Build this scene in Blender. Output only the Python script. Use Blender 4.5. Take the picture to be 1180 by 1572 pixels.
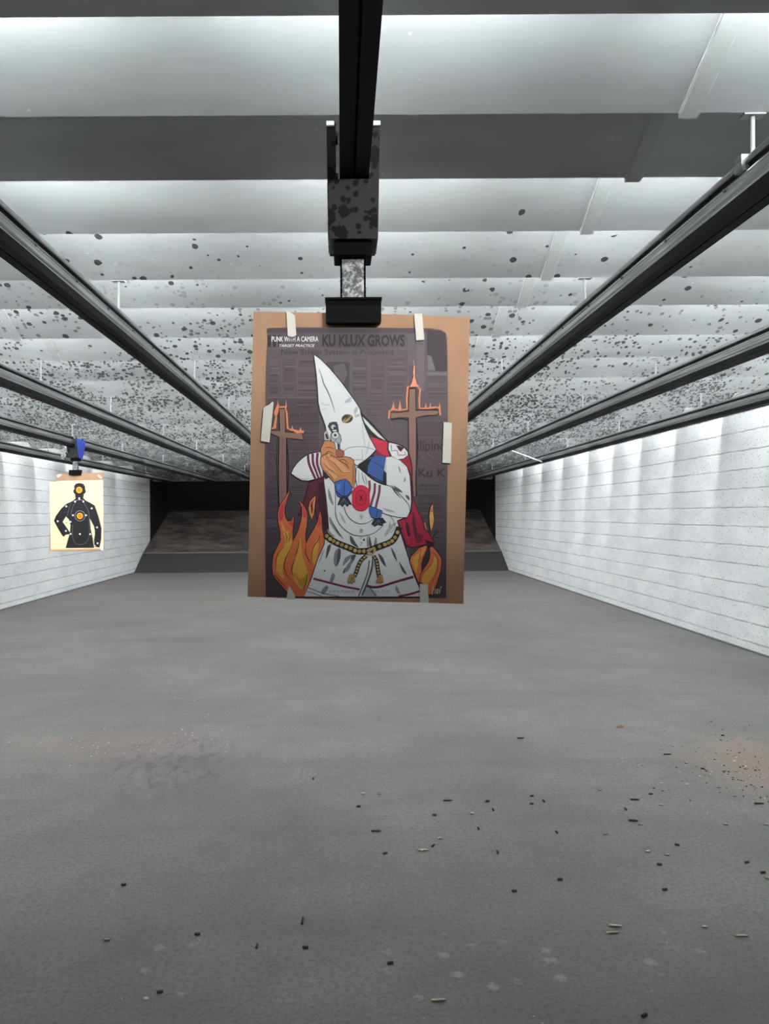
import bpy, math, random
from mathutils import Vector, Matrix
from mathutils.geometry import tessellate_polygon

random.seed(7)
for o in list(bpy.data.objects):
    bpy.data.objects.remove(o)
S = bpy.context.scene
C = S.collection

# ------------------------------------------------------------------ camera
F, CX, CY, ROLL, EYE = 1130.0, 524.0, 790.0, math.radians(0.35), 1.5
cam_d = bpy.data.cameras.new('camera')
cam_d.sensor_fit = 'VERTICAL'
cam_d.sensor_height = 36.0
cam_d.sensor_width = 36.0
cam_d.lens = F / 1572 * 36.0
cam_d.shift_x = (590 - CX) / 1572
cam_d.shift_y = (CY - 786) / 1572
cam_d.clip_start = 0.05
cam_d.clip_end = 100
cam = bpy.data.objects.new('camera', cam_d)
C.objects.link(cam)
cam.matrix_world = Matrix.Translation((0, 0, EYE)) @ Matrix.Rotation(math.pi/2, 4, 'X') @ Matrix.Rotation(-ROLL, 4, 'Z')
S.camera = cam

# ------------------------------------------------------------------ world, exposure
S.view_settings.view_transform = 'Standard'
S.view_settings.look = 'None'
S.view_settings.gamma = 1
S.view_settings.use_curve_mapping = False
S.view_settings.exposure = 1.1
w = bpy.data.worlds.new('world')
S.world = w
w.use_nodes = True
w.node_tree.nodes['Background'].inputs[0].default_value = (0.9, 0.95, 1.0, 1)
w.node_tree.nodes['Background'].inputs[1].default_value = 0.05

XL, XR = -5.45, 4.38
HB = 1.2
EDGES = [1.77, 2.21, 2.635, 3.13, 3.745, 4.257, 4.97, 5.685, 6.52, 7.41, 8.42, 9.6, 10.7, 11.8, 13.0, 14.5, 16.05, 17.7, 19.4, 20.4, 21.3]
EH = [HB]*18 + [1.19, 1.10, 0.99]
TILT = math.radians(27)
LAMPS = {0: 36, 2: 37, 3: 37, 4: 37, 5: 37, 6: 42, 7: 42, 8: 48, 9: 48, 10: 60, 11: 64, 12: 66, 13: 74, 14: 76, 15: 68, 16: 60, 17: 38}   # emission of the tubes above each baffle's edge
TUBE_X = [0.13+1.19*i for i in range(-4, 4)]

def area(name, loc, sx, sy, power, rx, col=(0.95, 0.98, 1.0)):
    l = bpy.data.lights.new(name, 'AREA')
    l.shape = 'RECTANGLE'; l.size = sx; l.size_y = sy
    l.energy = power; l.color = col
    o = bpy.data.objects.new(name, l)
    C.objects.link(o)
    o.location = loc
    o.rotation_euler = (rx, 0, 0)
    return o

# the strip lamps are tubes behind the lower edge of each baffle, built with the baffles below
# ceiling light over the firing booth behind the camera
area('booth_lamp', (0.6, -1.5, 2.95), 3.0, 0.5, 12, math.radians(50))

# added spot above the camera, aimed at the poster to brighten it
sl = bpy.data.lights.new('poster_fill_spot', 'SPOT'); sl.energy = 72; sl.spot_size = math.radians(35); sl.spot_blend = 1.0; sl.shadow_soft_size = 0.05; sl.color = (1.0, 0.98, 0.95)
so = bpy.data.objects.new('poster_fill_spot', sl); C.objects.link(so); so.location = (0.75, -0.2, EYE+0.98)
so.rotation_euler = (Vector((0.13, 2.12, EYE+0.52)) - so.location).to_track_quat('-Z', 'Y').to_euler()

# ------------------------------------------------------------------ materials
def lin(c):
    return tuple(((v/255)/12.92 if v/255 <= 0.04045 else ((v/255+0.055)/1.055)**2.4) for v in c)

class NT:
    def __init__(s, name, rough=0.7, metal=0.0, spec=0.5):
        s.m = bpy.data.materials.new(name); s.m.use_nodes = True
        s.t = s.m.node_tree; s.b = s.t.nodes['Principled BSDF']
        s.b.inputs['Roughness'].default_value = rough
        s.b.inputs['Metallic'].default_value = metal
        s.b.inputs['Specular IOR Level'].default_value = spec
        s.pos = None
    def n(s, typ, **kw):
        nd = s.t.nodes.new(typ)
        for k, v in kw.items(): setattr(nd, k, v)
        return nd
    def l(s, a, b): s.t.links.new(a, b)
    def P(s):
        if s.pos is None: s.pos = s.n('ShaderNodeNewGeometry').outputs['Position']
        return s.pos
    def put(s, sock, v):
        if isinstance(v, (int, float)): sock.default_value = v
        elif isinstance(v, tuple): sock.default_value = v if len(v) == len(sock.default_value) else (*v, 1)
        else: s.l(v, sock)
    def math(s, op, a, b=0.0, c=0.0):
        nd = s.n('ShaderNodeMath', operation=op)
        s.put(nd.inputs[0], a); s.put(nd.inputs[1], b); s.put(nd.inputs[2], c)
        return nd.outputs[0]
    def scale(s, v, sx, sy, sz, off=(0, 0, 0)):
        nd = s.n('ShaderNodeMapping')
        nd.inputs['Scale'].default_value = (sx, sy, sz); nd.inputs['Location'].default_value = off
        s.l(v, nd.inputs[0]); return nd.outputs[0]
    def noise(s, v, sc, det=4, rough=0.5):
        nd = s.n('ShaderNodeTexNoise'); s.l(v, nd.inputs['Vector'])
        nd.inputs['Scale'].default_value = sc; nd.inputs['Detail'].default_value = det
        nd.inputs['Roughness'].default_value = rough
        return nd.outputs['Fac']
    def vor(s, v, sc, rnd=1.0):
        nd = s.n('ShaderNodeTexVoronoi'); s.l(v, nd.inputs['Vector'])
        nd.inputs['Scale'].default_value = sc; nd.inputs['Randomness'].default_value = rnd
        sp = s.n('ShaderNodeSeparateColor'); s.l(nd.outputs['Color'], sp.inputs[0])
        return nd.outputs['Distance'], sp.outputs[0], sp.outputs[1]
    def mapr(s, v, a, b, c=0.0, d=1.0, smooth=True):
        nd = s.n('ShaderNodeMapRange', interpolation_type='SMOOTHSTEP' if smooth else 'LINEAR')
        s.put(nd.inputs[0], v)
        for i, x in enumerate((a, b, c, d)): s.put(nd.inputs[i+1], x)
        return nd.outputs[0]
    def mix(s, f, a, b):
        nd = s.n('ShaderNodeMix', data_type='RGBA')
        s.put(nd.inputs[0], f); s.put(nd.inputs[6], a); s.put(nd.inputs[7], b)
        return nd.outputs[2]
    def xyz(s):
        nd = s.n('ShaderNodeSeparateXYZ'); s.l(s.P(), nd.inputs[0]); return nd.outputs
    def color(s, v): s.put(s.b.inputs['Base Color'], v)
    def bump(s, v, st, dist=0.005):
        nd = s.n('ShaderNodeBump'); nd.inputs['Strength'].default_value = st
        nd.inputs['Distance'].default_value = dist
        s.l(v, nd.inputs['Height']); s.l(nd.outputs[0], s.b.inputs['Normal'])

_plain = {}
def plain(rgb, rough=0.6, metal=0.0, name=None, spec=0.5, var=0.0):
    key = (rgb, rough, metal, spec, var)
    if key in _plain: return _plain[key]
    t = NT(name or 'paint', rough, metal, spec)
    c = lin(rgb)
    if var:
        f = t.noise(t.P(), 60, 4)
        t.color(t.mix(f, tuple(x*(1-var) for x in c), tuple(min(1, x*(1+var)) for x in c)))
    else:
        t.color(c)
    _plain[key] = t.m
    return t.m

def spots(t, base, dark, nearY, farY, dmin, dmax, zscale=1.0):
    """splatter marks, rarer near the booth, thick downrange"""
    p = t.P(); x, y, z = t.xyz()[:3]
    warp = t.noise(p, 45, 2)
    d1, r1, g1 = t.vor(p, 9.0)
    d2, r2, g2 = t.vor(p, 20.0)
    d3, r3, g3 = t.vor(p, 34.0)
    clus = t.mapr(t.noise(t.scale(p, 1.3, 1.1, 1.0), 1.6, 3), 0.38, 0.62, 0.25, 1.6)
    dy = t.mapr(y, nearY, farY, dmin, dmax, smooth=False)
    dens = t.math('MULTIPLY', clus, dy)
    def layer(d, r, g, rad, k):
        rr = t.math('MULTIPLY', t.math('ADD', g, 0.35), rad)
        dd = t.math('ADD', d, t.math('MULTIPLY', t.math('SUBTRACT', warp, 0.5), 0.25))
        a = t.mapr(t.math('SUBTRACT', rr, dd), -0.02, 0.03)
        b = t.math('LESS_THAN', r, t.math('MULTIPLY', dens, k))
        return t.math('MULTIPLY', a, b)
    a = layer(d1, r1, g1, 0.13, 0.22)
    b = layer(d2, r2, g2, 0.33, 1.0)
    c = layer(d3, r3, g3, 0.42, 1.0)
    far = t.mapr(y, 3.0, 6.0)
    c = t.math('MULTIPLY', c, far)
    d4, r4, g4 = t.vor(p, 24.0)
    cl2 = t.mapr(t.noise(t.scale(p, 1.1, 0.9, 1.0, (3, 1, 0)), 2.0, 2), 0.42, 0.58)
    e = t.math('MULTIPLY', layer(d4, r4, g4, 0.42, 1.0), t.math('MULTIPLY', t.mapr(y, 5.0, 8.5), cl2))
    m = t.math('MAXIMUM', t.math('MAXIMUM', a, b), t.math('MAXIMUM', c, e))
    return t.mix(t.math('MULTIPLY', m, 0.9), base, dark), m

def m_plate():
    t = NT('painted_steel_plate', 0.42, 0.0, 0.5)
    p = t.P()
    g = t.noise(t.scale(p, 0.8, 3, 3), 1.5, 4)
    base = t.mix(t.mapr(g, 0.3, 0.7), (0.50, 0.52, 0.52), (0.62, 0.64, 0.63))
    fl, r, gg = t.vor(p, 26)
    chip = t.math('MULTIPLY', t.mapr(fl, 0.16, 0.05), t.math('LESS_THAN', r, 0.05))
    base = t.mix(chip, base, (0.8, 0.82, 0.82))
    col, m = spots(t, base, (0.018, 0.02, 0.02), 2.7, 11.0, 0.0, 1.0)
    # general lead grime builds up downrange
    x, y, z = t.xyz()[:3]
    grime = t.math('MULTIPLY', t.mapr(y, 6.0, 18.0, 0, 0.8, smooth=False), t.mapr(t.noise(p, 7, 6, 0.7), 0.3, 0.6))
    col = t.mix(grime, col, (0.05, 0.055, 0.06))
    t.color(col)
    t.bump(t.noise(p, 14, 3), 0.06, 0.01)
    return t.m

def m_wall():
    t = NT('painted_concrete_courses', 0.8, 0, 0.3)
    p = t.P(); x, y, z = t.xyz()[:3]
    mott = t.noise(t.scale(p, 1, 0.7, 1.4), 2.5, 6, 0.6)
    base = t.mix(t.mapr(mott, 0.3, 0.7), (0.74, 0.76, 0.76), (0.86, 0.87, 0.86))
    fine = t.noise(p, 38, 5, 0.7)
    base = t.mix(t.mapr(fine, 0.50, 0.75, 0, 0.35), base, (0.42, 0.43, 0.43))
    wob = t.math('MULTIPLY', t.math('SUBTRACT', t.noise(t.scale(p, 1, 3, 1), 2, 3), 0.5), 0.02)
    zz = t.math('FRACT', t.math('DIVIDE', t.math('ADD', z, wob), 0.207))
    line = t.math('ABSOLUTE', t.math('SUBTRACT', zz, 0.5))
    ln = t.mapr(line, 0.045, 0.015)
    lfade = t.mapr(t.noise(t.scale(p, 1, 2, 8), 2, 3), 0.3, 0.6, 0.35, 0.85)
    lm = t.math('MULTIPLY', ln, lfade)
    base = t.mix(lm, base, (0.30, 0.31, 0.32))
    d, r, g = t.vor(t.scale(p, 1, 0.75, 1.2), 24)
    dn = t.mapr(t.noise(p, 1.1, 3), 0.35, 0.7, 0.2, 0.8)
    pk = t.math('MULTIPLY', t.mapr(d, 0.24, 0.10), t.math('LESS_THAN', r, dn))
    d2, r2, g2 = t.vor(t.scale(p, 1, 0.45, 1.0), 7)
    pk2 = t.math('MULTIPLY', t.mapr(d2, 0.13, 0.07), t.math('LESS_THAN', r2, 0.2))
    pk = t.math('MAXIMUM', t.math('MULTIPLY', pk, 0.55), t.math('MULTIPLY', pk2, 0.8))
    base = t.mix(pk, base, (0.16, 0.16, 0.16))
    dust = t.mapr(z, 0.012, 0.03, 0.9, 0.0)  # dark gap line where wall meets floor, painted into the colour
    base = t.mix(dust, base, (0.07, 0.07, 0.07))
    t.color(base)
    h = t.math('SUBTRACT', fine, t.math('ADD', lm, pk))
    t.bump(h, 0.35, 0.006)
    return t.m

def blob(t, cx, cy, rx, ry, nz):
    x, y, z = t.xyz()[:3]
    a = t.math('DIVIDE', t.math('SUBTRACT', x, cx), rx); b = t.math('DIVIDE', t.math('SUBTRACT', y, cy), ry)
    r = t.math('ADD', t.math('MULTIPLY', a, a), t.math('MULTIPLY', b, b))
    r = t.math('ADD', r, t.math('MULTIPLY', t.math('SUBTRACT', nz, 0.5), 1.6))
    return t.mapr(r, 1.2, 0.1)

def m_floor():
    t = NT('dusty_concrete_floor', 0.62, 0, 0.35)
    p = t.P(); x, y, z = t.xyz()[:3]
    n1 = t.noise(p, 0.8, 6, 0.6); n2 = t.noise(p, 5, 6, 0.72); n3 = t.noise(p, 60, 4, 0.7)
    base = t.mix(t.mapr(n1, 0.3, 0.7), (0.165, 0.162, 0.154), (0.23, 0.225, 0.213))
    base = t.mix(t.mapr(n2, 0.45, 0.75, 0, 0.35), base, (0.11, 0.108, 0.106))
    base = t.mix(t.mapr(n3, 0.42, 0.7, 0, 0.6), base, (0.085, 0.083, 0.08))
    light_band = t.noise(t.scale(p, 0.15, 1.6, 1), 2.2, 3)  # light bands across the floor, imitated by darker colour
    base = t.mix(t.mapr(light_band, 0.5, 0.7, 0, 0.22), base, (0.10, 0.096, 0.096))
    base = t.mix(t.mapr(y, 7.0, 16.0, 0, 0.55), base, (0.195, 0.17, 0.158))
    base = t.mix(t.mapr(t.noise(t.scale(p, 1, 2.5, 1), 18, 5, 0.75), 0.5, 0.75, 0, 0.4), base, (0.09, 0.09, 0.09))
    # rust-coloured dust
    base = t.mix(t.math('MULTIPLY', blob(t, 2.6, 4.3, 0.6, 0.75, n2), t.mapr(n3, 0.3, 0.6, 0.45, 0.9)), base, (0.265, 0.205, 0.17))
    base = t.mix(t.math('MULTIPLY', blob(t, -1.35, 4.85, 0.85, 0.5, n2), 0.4), base, (0.24, 0.185, 0.175))
    base = t.mix(t.math('MULTIPLY', blob(t, -2.3, 4.75, 0.5, 0.5, n2), 0.28), base, (0.24, 0.19, 0.18))
    # dark scuff
    sc = t.noise(t.scale(p, 2.4, 1, 1, ), 6, 4, 0.7)
    base = t.mix(t.math('MULTIPLY', blob(t, -1.05, 4.5, 0.45, 0.75, n2), t.mapr(sc, 0.45, 0.7, 0, 0.6)), base, (0.06, 0.06, 0.06))
    # pale smudges close to the booth
    d, r, g = t.vor(t.scale(p, 1, 1.1, 1), 9)
    sm = t.math('MULTIPLY', t.mapr(t.math('ADD', d, t.math('MULTIPLY', n3, 0.35)), 0.42, 0.25), t.math('LESS_THAN', r, 0.36))
    sm = t.math('MULTIPLY', sm, t.mapr(y, 2.75, 2.5, 0, 0.5))
    base = t.mix(sm, base, (0.36, 0.36, 0.35))
    # grit
    dg, rg, gg = t.vor(p, 55)
    gr = t.math('MULTIPLY', t.mapr(dg, 0.22, 0.1), t.math('LESS_THAN', rg, 0.035))
    base = t.mix(t.math('MULTIPLY', gr, 0.8), base, (0.07, 0.07, 0.07))
    wg = t.math('MULTIPLY', t.mapr(dg, 0.16, 0.06), t.math('GREATER_THAN', rg, 0.992))
    base = t.mix(wg, base, (0.6, 0.6, 0.6))
    t.color(base)
    t.bump(t.math('ADD', n3, t.math('MULTIPLY', n2, 1.2)), 0.25, 0.004)
    return t.m

def m_steel_dark():
    t = NT('scorched_steel_ramp', 0.6, 0.2)
    p = t.P()
    a = t.noise(t.scale(p, 1, 1.5, 3), 1.6, 6, 0.65)
    c = t.mix(t.mapr(a, 0.35, 0.68), (0.05, 0.045, 0.043), (0.20, 0.165, 0.14))
    b = t.noise(p, 9, 4, 0.7)
    t.color(t.mix(t.mapr(b, 0.5, 0.75, 0, 0.6), c, (0.04, 0.04, 0.04)))
    return t.m

def m_carrier(): 
    t = NT('chipped_grey_carrier_paint', 0.5, 0.0)
    p = t.P()
    d, r, g = t.vor(p, 48)
    d2, r2, g2 = t.vor(p, 22)
    wz = t.math('MULTIPLY', t.math('SUBTRACT', t.noise(p, 90, 3), 0.5), 0.35)
    s1 = t.math('MULTIPLY', t.mapr(t.math('ADD', d, wz), 0.42, 0.36), t.math('LESS_THAN', r, 0.65))
    s2 = t.math('MULTIPLY', t.mapr(t.math('ADD', d2, wz), 0.5, 0.45), t.math('LESS_THAN', r2, 0.5))
    m = t.math('MAXIMUM', s1, s2)
    t.color(t.mix(m, (0.048, 0.05, 0.048), (0.002, 0.002, 0.002)))
    return t.m

def m_neck():
    t = NT('worn_galvanised_strap', 0.4, 0.6)
    p = t.P()
    n = t.noise(p, 70, 5, 0.75)
    t.color(t.mix(t.mapr(n, 0.42, 0.66), (0.06, 0.065, 0.07), (0.36, 0.37, 0.37)))
    return t.m

def m_rail():
    t = NT('brushed_rail_steel', 0.3, 0.8)
    p = t.P()
    n = t.noise(t.scale(p, 60, 0.8, 60), 1.5, 4, 0.6)
    t.color(t.mix(t.mapr(n, 0.3, 0.7), (0.26, 0.27, 0.275), (0.60, 0.61, 0.61)))
    return t.m

def m_card():
    t = NT('corrugated_cardboard', 0.85, 0, 0.2)
    p = t.P()
    n = t.noise(t.scale(p, 2, 1, 1), 5, 5)
    t.color(t.mix(t.mapr(n, 0.3, 0.7), lin((178, 140, 110)), lin((190, 150, 120))))
    return t.m

M = dict(plate=m_plate(), wall=m_wall(), floor=m_floor(), ramp=m_steel_dark(), carrier=m_carrier(), neck=m_neck(), rail=m_rail(), card=m_card(),
         black=plain((5, 5, 6), 0.7, name='black_steel', spec=0.12), blacker=plain((9, 9, 11), 0.7, name='soot_black_steel'),
         railblack=plain((7, 7, 8), 0.7, 0.0, name='black_rail_steel', spec=0.25),
         darkgrey=plain((58, 60, 62), 0.6, name='dark_grey_steel', var=0.15),
         strap=plain((196, 199, 197), 0.55, name='strap_paint', var=0.08), rod=plain((170, 172, 172), 0.5, 0.2, name='galvanised_rod'), white=plain((225, 228, 228), 0.5, name='white_enamel'), blue=plain((38, 60, 150), 0.45, name='blue_cover_paint'),
         brass=plain((186, 180, 162), 0.25, 0.85, name='spent_brass'), dullbrass=plain((58, 55, 50), 0.45, 0.6, name='tarnished_brass'),
         mouth=plain((8, 8, 8), 0.9, name='casing_inside'), tape=plain((222, 220, 208), 0.55, name='masking_tape', var=0.04),
         ceil=plain((60, 62, 62), 0.8, name='dark_ceiling_deck'), scrap=plain((125, 82, 74), 0.8, name='reddish_scrap'),
         frag=plain((225, 225, 222), 0.7, name='pale_fragment'), frag2=plain((90, 70, 60), 0.8, name='brown_fragment'), booth=plain((120,120,118),0.9,name='booth_back_paint'))

# ------------------------------------------------------------------ mesh helpers
class MB:
    def __init__(s): s.v = []; s.f = []; s.mi = []
    def add(s, vs, fs, mi=0):
        b = len(s.v); s.v += [tuple(v) for v in vs]
        for f in fs: s.f.append(tuple(b+i for i in f)); s.mi.append(mi)
    def box(s, x0, x1, y0, y1, z0, z1, mi=0, bev=0.0):
        if bev <= 0:
            vs = [(x0,y0,z0),(x1,y0,z0),(x1,y1,z0),(x0,y1,z0),(x0,y0,z1),(x1,y0,z1),(x1,y1,z1),(x0,y1,z1)]
            s.add(vs, [(0,3,2,1),(4,5,6,7),(0,1,5,4),(1,2,6,5),(2,3,7,6),(3,0,4,7)], mi); return
        # chamfer on the four edges running along Y
        prof = [(x0+bev,z0),(x1-bev,z0),(x1,z0+bev),(x1,z1-bev),(x1-bev,z1),(x0+bev,z1),(x0,z1-bev),(x0,z0+bev)]
        s.extrude_y(prof, y0, y1, mi)
    def extrude_y(s, prof, y0, y1, mi=0):
        n = len(prof)
        vs = [(x, y0, z) for x, z in prof] + [(x, y1, z) for x, z in prof]
        fs = [(i, (i+1) % n, n+(i+1) % n, n+i) for i in range(n)]
        fs += [tuple(range(n-1, -1, -1)), tuple(range(n, 2*n))]
        s.add(vs, fs, mi)
    def extrude_x(s, prof, x0, x1, mi=0):   # prof in (y, z)
        n = len(prof)
        vs = [(x0, y, z) for y, z in prof] + [(x1, y, z) for y, z in prof]
        fs = [(i, (i+1) % n, n+(i+1) % n, n+i) for i in range(n)]
        fs += [tuple(range(n-1, -1, -1)), tuple(range(n, 2*n))]
        s.add(vs, fs, mi)
    def tube(s, a, b, r0, r1=None, n=12, mi=0, cap=True):
        r1 = r0 if r1 is None else r1
        a = Vector(a); b = Vector(b); d = (b-a).normalized()
        u = d.orthogonal().normalized(); w_ = d.cross(u)
        vs = []
        for c, r in ((a, r0), (b, r1)):
            for i in range(n):
                t = 2*math.pi*i/n; vs.append(c + (u*math.cos(t)+w_*math.sin(t))*r)
        fs = [(i, (i+1) % n, n+(i+1) % n, n+i) for i in range(n)]
        if cap: fs += [tuple(range(n-1, -1, -1)), tuple(range(n, 2*n))]
        s.add(vs, fs, mi)
    def lathe(s, prof, n=16, mi=0):  # prof (x along axis X, radius)
        b = []
        for x, r in prof:
            for i in range(n):
                t = 2*math.pi*i/n; b.append((x, r*math.cos(t), r*math.sin(t)))
        fs = []
        for k in range(len(prof)-1):
            for i in range(n):
                fs.append((k*n+i, k*n+(i+1) % n, (k+1)*n+(i+1) % n, (k+1)*n+i))
        fs.append(tuple(range(n-1, -1, -1)))
        s.add(b, fs, mi)
    def slab(s, pts, y, th, mi=0):     # pts (x,z) outline, plate of thickness th behind y
        n = len(pts)
        tri = tessellate_polygon([[Vector((a, b, 0)) for a, b in pts]])
        vs = [(a, y, b) for a, b in pts] + [(a, y+th, b) for a, b in pts]
        fs = [tuple(t) for t in tri] + [tuple(n+i for i in reversed(t)) for t in tri]
        fs += [(i, (i+1) % n, n+(i+1) % n, n+i) for i in range(n)]
        s.add(vs, fs, mi)
    def build(s, name, mats, parent=None, smooth=False, loc=None):
        me = bpy.data.meshes.new(name)
        vs = s.v
        if loc is not None: vs = [(a-loc[0], b-loc[1], c-loc[2]) for a, b, c in vs]
        me.from_pydata(vs, [], s.f)
        if not isinstance(mats, (list, tuple)): mats = [mats]
        for m in mats: me.materials.append(m)
        me.polygons.foreach_set('material_index', s.mi)
        if smooth: me.polygons.foreach_set('use_smooth', [True]*len(s.f))
        me.update()
        if me.validate(): pass
        import bmesh
        bm = bmesh.new(); bm.from_mesh(me)
        bmesh.ops.recalc_face_normals(bm, faces=bm.faces); bm.to_mesh(me); bm.free()
        o = bpy.data.objects.new(name, me); C.objects.link(o)
        if parent is not None: o.parent = parent
        if loc is not None: o.location = loc
        return o

def tag(o, label, cat, group=None, kind=None):
    o['label'] = label; o['category'] = cat
    if group: o['group'] = group
    if kind: o['kind'] = kind
    return o
def struct(o): o['kind'] = 'structure'; return o
def empty(name, loc, rz=0.0):
    o = bpy.data.objects.new(name, None); C.objects.link(o)
    o.location = loc; o.rotation_euler = (0, 0, rz); o.empty_display_size = 0.1
    return o
cr, sr = math.cos(ROLL), math.sin(ROLL)
def at(px, py, d):
    """point of the photo at distance d -> (x, z)"""
    dx, dy = px-CX, CY-py
    return ((dx*cr + dy*sr)*d/F, EYE + (-dx*sr + dy*cr)*d/F)
def on_floor(px, py, z=0.0):
    dx, dy = px-CX, CY-py
    x, h = dx*cr+dy*sr, -dx*sr+dy*cr
    d = (EYE - z)*F/(-h)
    return x*d/F, d

# ------------------------------------------------------------------ room shell
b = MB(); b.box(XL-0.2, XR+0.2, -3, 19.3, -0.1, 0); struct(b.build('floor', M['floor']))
wall_prof = [(-3, -0.1), (19.3, -0.1), (19.3, 0), (20.16, 0.465), (20.95, 0.785), (20.95, 3.3), (-3, 3.3)]
b = MB(); b.extrude_x(wall_prof, XL-0.2, XL); struct(b.build('wall_left', M['wall']))
b = MB(); b.extrude_x(wall_prof, XR, XR+0.2); struct(b.build('wall_right', M['wall']))
b = MB(); b.box(XL-0.2, XR+0.2, -3, 24.5, 3.3, 3.4); struct(b.build('ceiling', M['ceil']))
b = MB(); b.box(XL, XR, -3.1, -3.0, 0, 3.3); struct(b.build('wall_back', M['booth']))
# bullet trap: concrete curb plate, sloped catch ramp, black throat plates
trap = empty('bullet_trap', ((XL+XR)/2, 19.3, 0))
tag(trap, 'dark steel bullet trap with sloped ramp and black throat across the far end', 'bullet trap')
def trap_part(mb, name, mat):
    return mb.build(name, mat, trap, loc=None)
def q(mb, y0, z0, y1, z1, th=0.04, x0=XL, x1=XR):
    mb.extrude_x([(y0, z0), (y1, z1), (y1, z1-th), (y0, z0-th)], x0, x1)
parts = []
b = MB(); q(b, 19.3, 0.0, 20.16, 0.465); parts.append(b.build('toe_plate', plain((54, 54, 53), 0.8, name='grey_toe_plate', var=0.2)))
b = MB(); q(b, 20.16, 0.465, 23.1, 1.60); parts.append(b.build('ramp_plate', M['ramp']))
b = MB(); b.extrude_x([(21.4, 2.55), (23.3, 1.62), (23.3, 1.70), (21.4, 2.63)], XL, XR); parts.append(b.build('upper_plate', M['blacker']))
b = MB(); b.box(XL, XR, 23.25, 23.35, 1.4, 3.3); parts.append(b.build('back_plate', M['blacker']))
b = MB(); b.extrude_x([(20.95, 0.76), (23.3, 1.6), (23.3, 3.29), (20.95, 3.29)], XL-0.1, XL+0.02); parts.append(b.build('side_plate', M['blacker']))
b = MB(); b.extrude_x([(20.95, 0.76), (23.3, 1.6), (23.3, 3.29), (20.95, 3.29)], XR-0.02, XR+0.1); parts.append(b.build('side_plate', M['blacker']))
b = MB(); b.extrude_x([(20.14, 0.47), (20.2, 0.50), (20.22, 0.48), (20.16, 0.45)], XL, XR); parts.append(b.build('ramp_lip', plain((105, 105, 103), 0.6, name='pale_ramp_lip', var=0.2)))
for o in parts:
    o.parent = trap; o.matrix_parent_inverse = Matrix.Translation((-(XL+XR)/2, -19.3, 0))

# ------------------------------------------------------------------ ceiling baffles
ORD = ['nearest', 'second', 'third', 'fourth', 'fifth', 'sixth', 'seventh', 'eighth', 'ninth', 'tenth', 'eleventh', 'twelfth', 'thirteenth', 'fourteenth', 'fifteenth', 'sixteenth', 'seventeenth', 'eighteenth', 'nineteenth', 'twentieth', 'farthest']
LOOK = {0: 'unlit dark grey baffle plate at the top edge of the photo, nearest baffle',
        1: 'brightly lit clean pale grey baffle plate, second ceiling baffle from the camera',
        2: 'dark unlit olive grey baffle plate between two bright ones, third ceiling baffle from the camera',
        20: 'soot dark baffle plate just before the black bullet trap opening, last of the ceiling baffles'}
_tubes = {}
ct, st = math.cos(TILT), math.sin(TILT)
for k, (e, h) in enumerate(zip(EDGES, EH)):
    z0 = EYE+h
    gap = e - (EDGES[k-1] if k else e-0.45)
    L = min(0.85, max(0.62, gap*0.75)) + (0.15 if gap > 1 else 0)
    if k < 4: L = 0.56
    th = 0.010
    root = empty('ceiling_baffle', ((XL+XR)/2, e, z0))
    lab = LOOK.get(k)
    if not lab:
        st_ = 'pale plate with a few black splatters' if k < 6 else ('plate well speckled with black marks' if k < 11 else 'plate darkened by dense black splatter')
        lab = '%s, %s ceiling baffle from the camera' % (st_, ORD[k])
    tag(root, lab, 'baffle', 'sloped baffles across the ceiling')
    b = MB()
    up = (-L*ct, L*st)
    b.extrude_x([(0, 0), (up[0], up[1]), (up[0]+th*st, up[1]+th*ct), (th*st, th*ct)], XL-root.location.x, XR-root.location.x)
    b.build('plate', M['plate'], root)
    if k in LAMPS:
        tm = _tubes.get(LAMPS[k])
        if tm is None:
            mt = bpy.data.materials.new('lit_tube'); mt.use_nodes = True
            bs = mt.node_tree.nodes['Principled BSDF']; bs.inputs['Emission Color'].default_value = (0.94, 0.97, 1.0, 1)
            bs.inputs['Emission Strength'].default_value = LAMPS[k]
            b = MB(); b.tube((-0.46, 0, 0), (0.46, 0, 0), 0.014, n=8); t_ = b.build('fluorescent_tube', mt); tm = t_.data; bpy.data.objects.remove(t_); _tubes[LAMPS[k]] = tm
        for tx in TUBE_X:
            t_ = bpy.data.objects.new('fluorescent_tube', tm); C.objects.link(t_); t_.parent = root
            t_.location = (tx-root.location.x, -0.05 if k < 5 else -0.02, 0.17 if k < 5 else 0.135)
    # steel seam straps under the plate
    for sx in ((1.05, -2.18) if k else (1.12,)):
        b = MB(); x0 = sx-0.0275-root.location.x; x1 = x0+0.055
        o1 = -0.010
        b.extrude_x([(0.012*ct, -0.012*st), (up[0], up[1]), (up[0]+o1*st, up[1]+o1*ct), (0.012*ct+o1*st, -0.012*st+o1*ct)], x0, x1)
        b.build('seam_strap', M['strap'] if k < 8 else M['plate'], root)
        for xa in (x0-0.004, x0+0.053) if k < 8 else ():
            b = MB(); low = []; hi = []
            for i in range(29):
                u0 = i/28; o2 = -random.uniform(0.001, 0.009)
                hi.append((up[0]*u0, up[1]*u0)); low.append((up[0]*u0+o2*st, up[1]*u0+o2*ct))
            for i in range(28): b.extrude_x([hi[i], hi[i+1], low[i+1], low[i]], xa, xa+0.005)
            b.build('weld_bead', M['white'], root)

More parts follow.
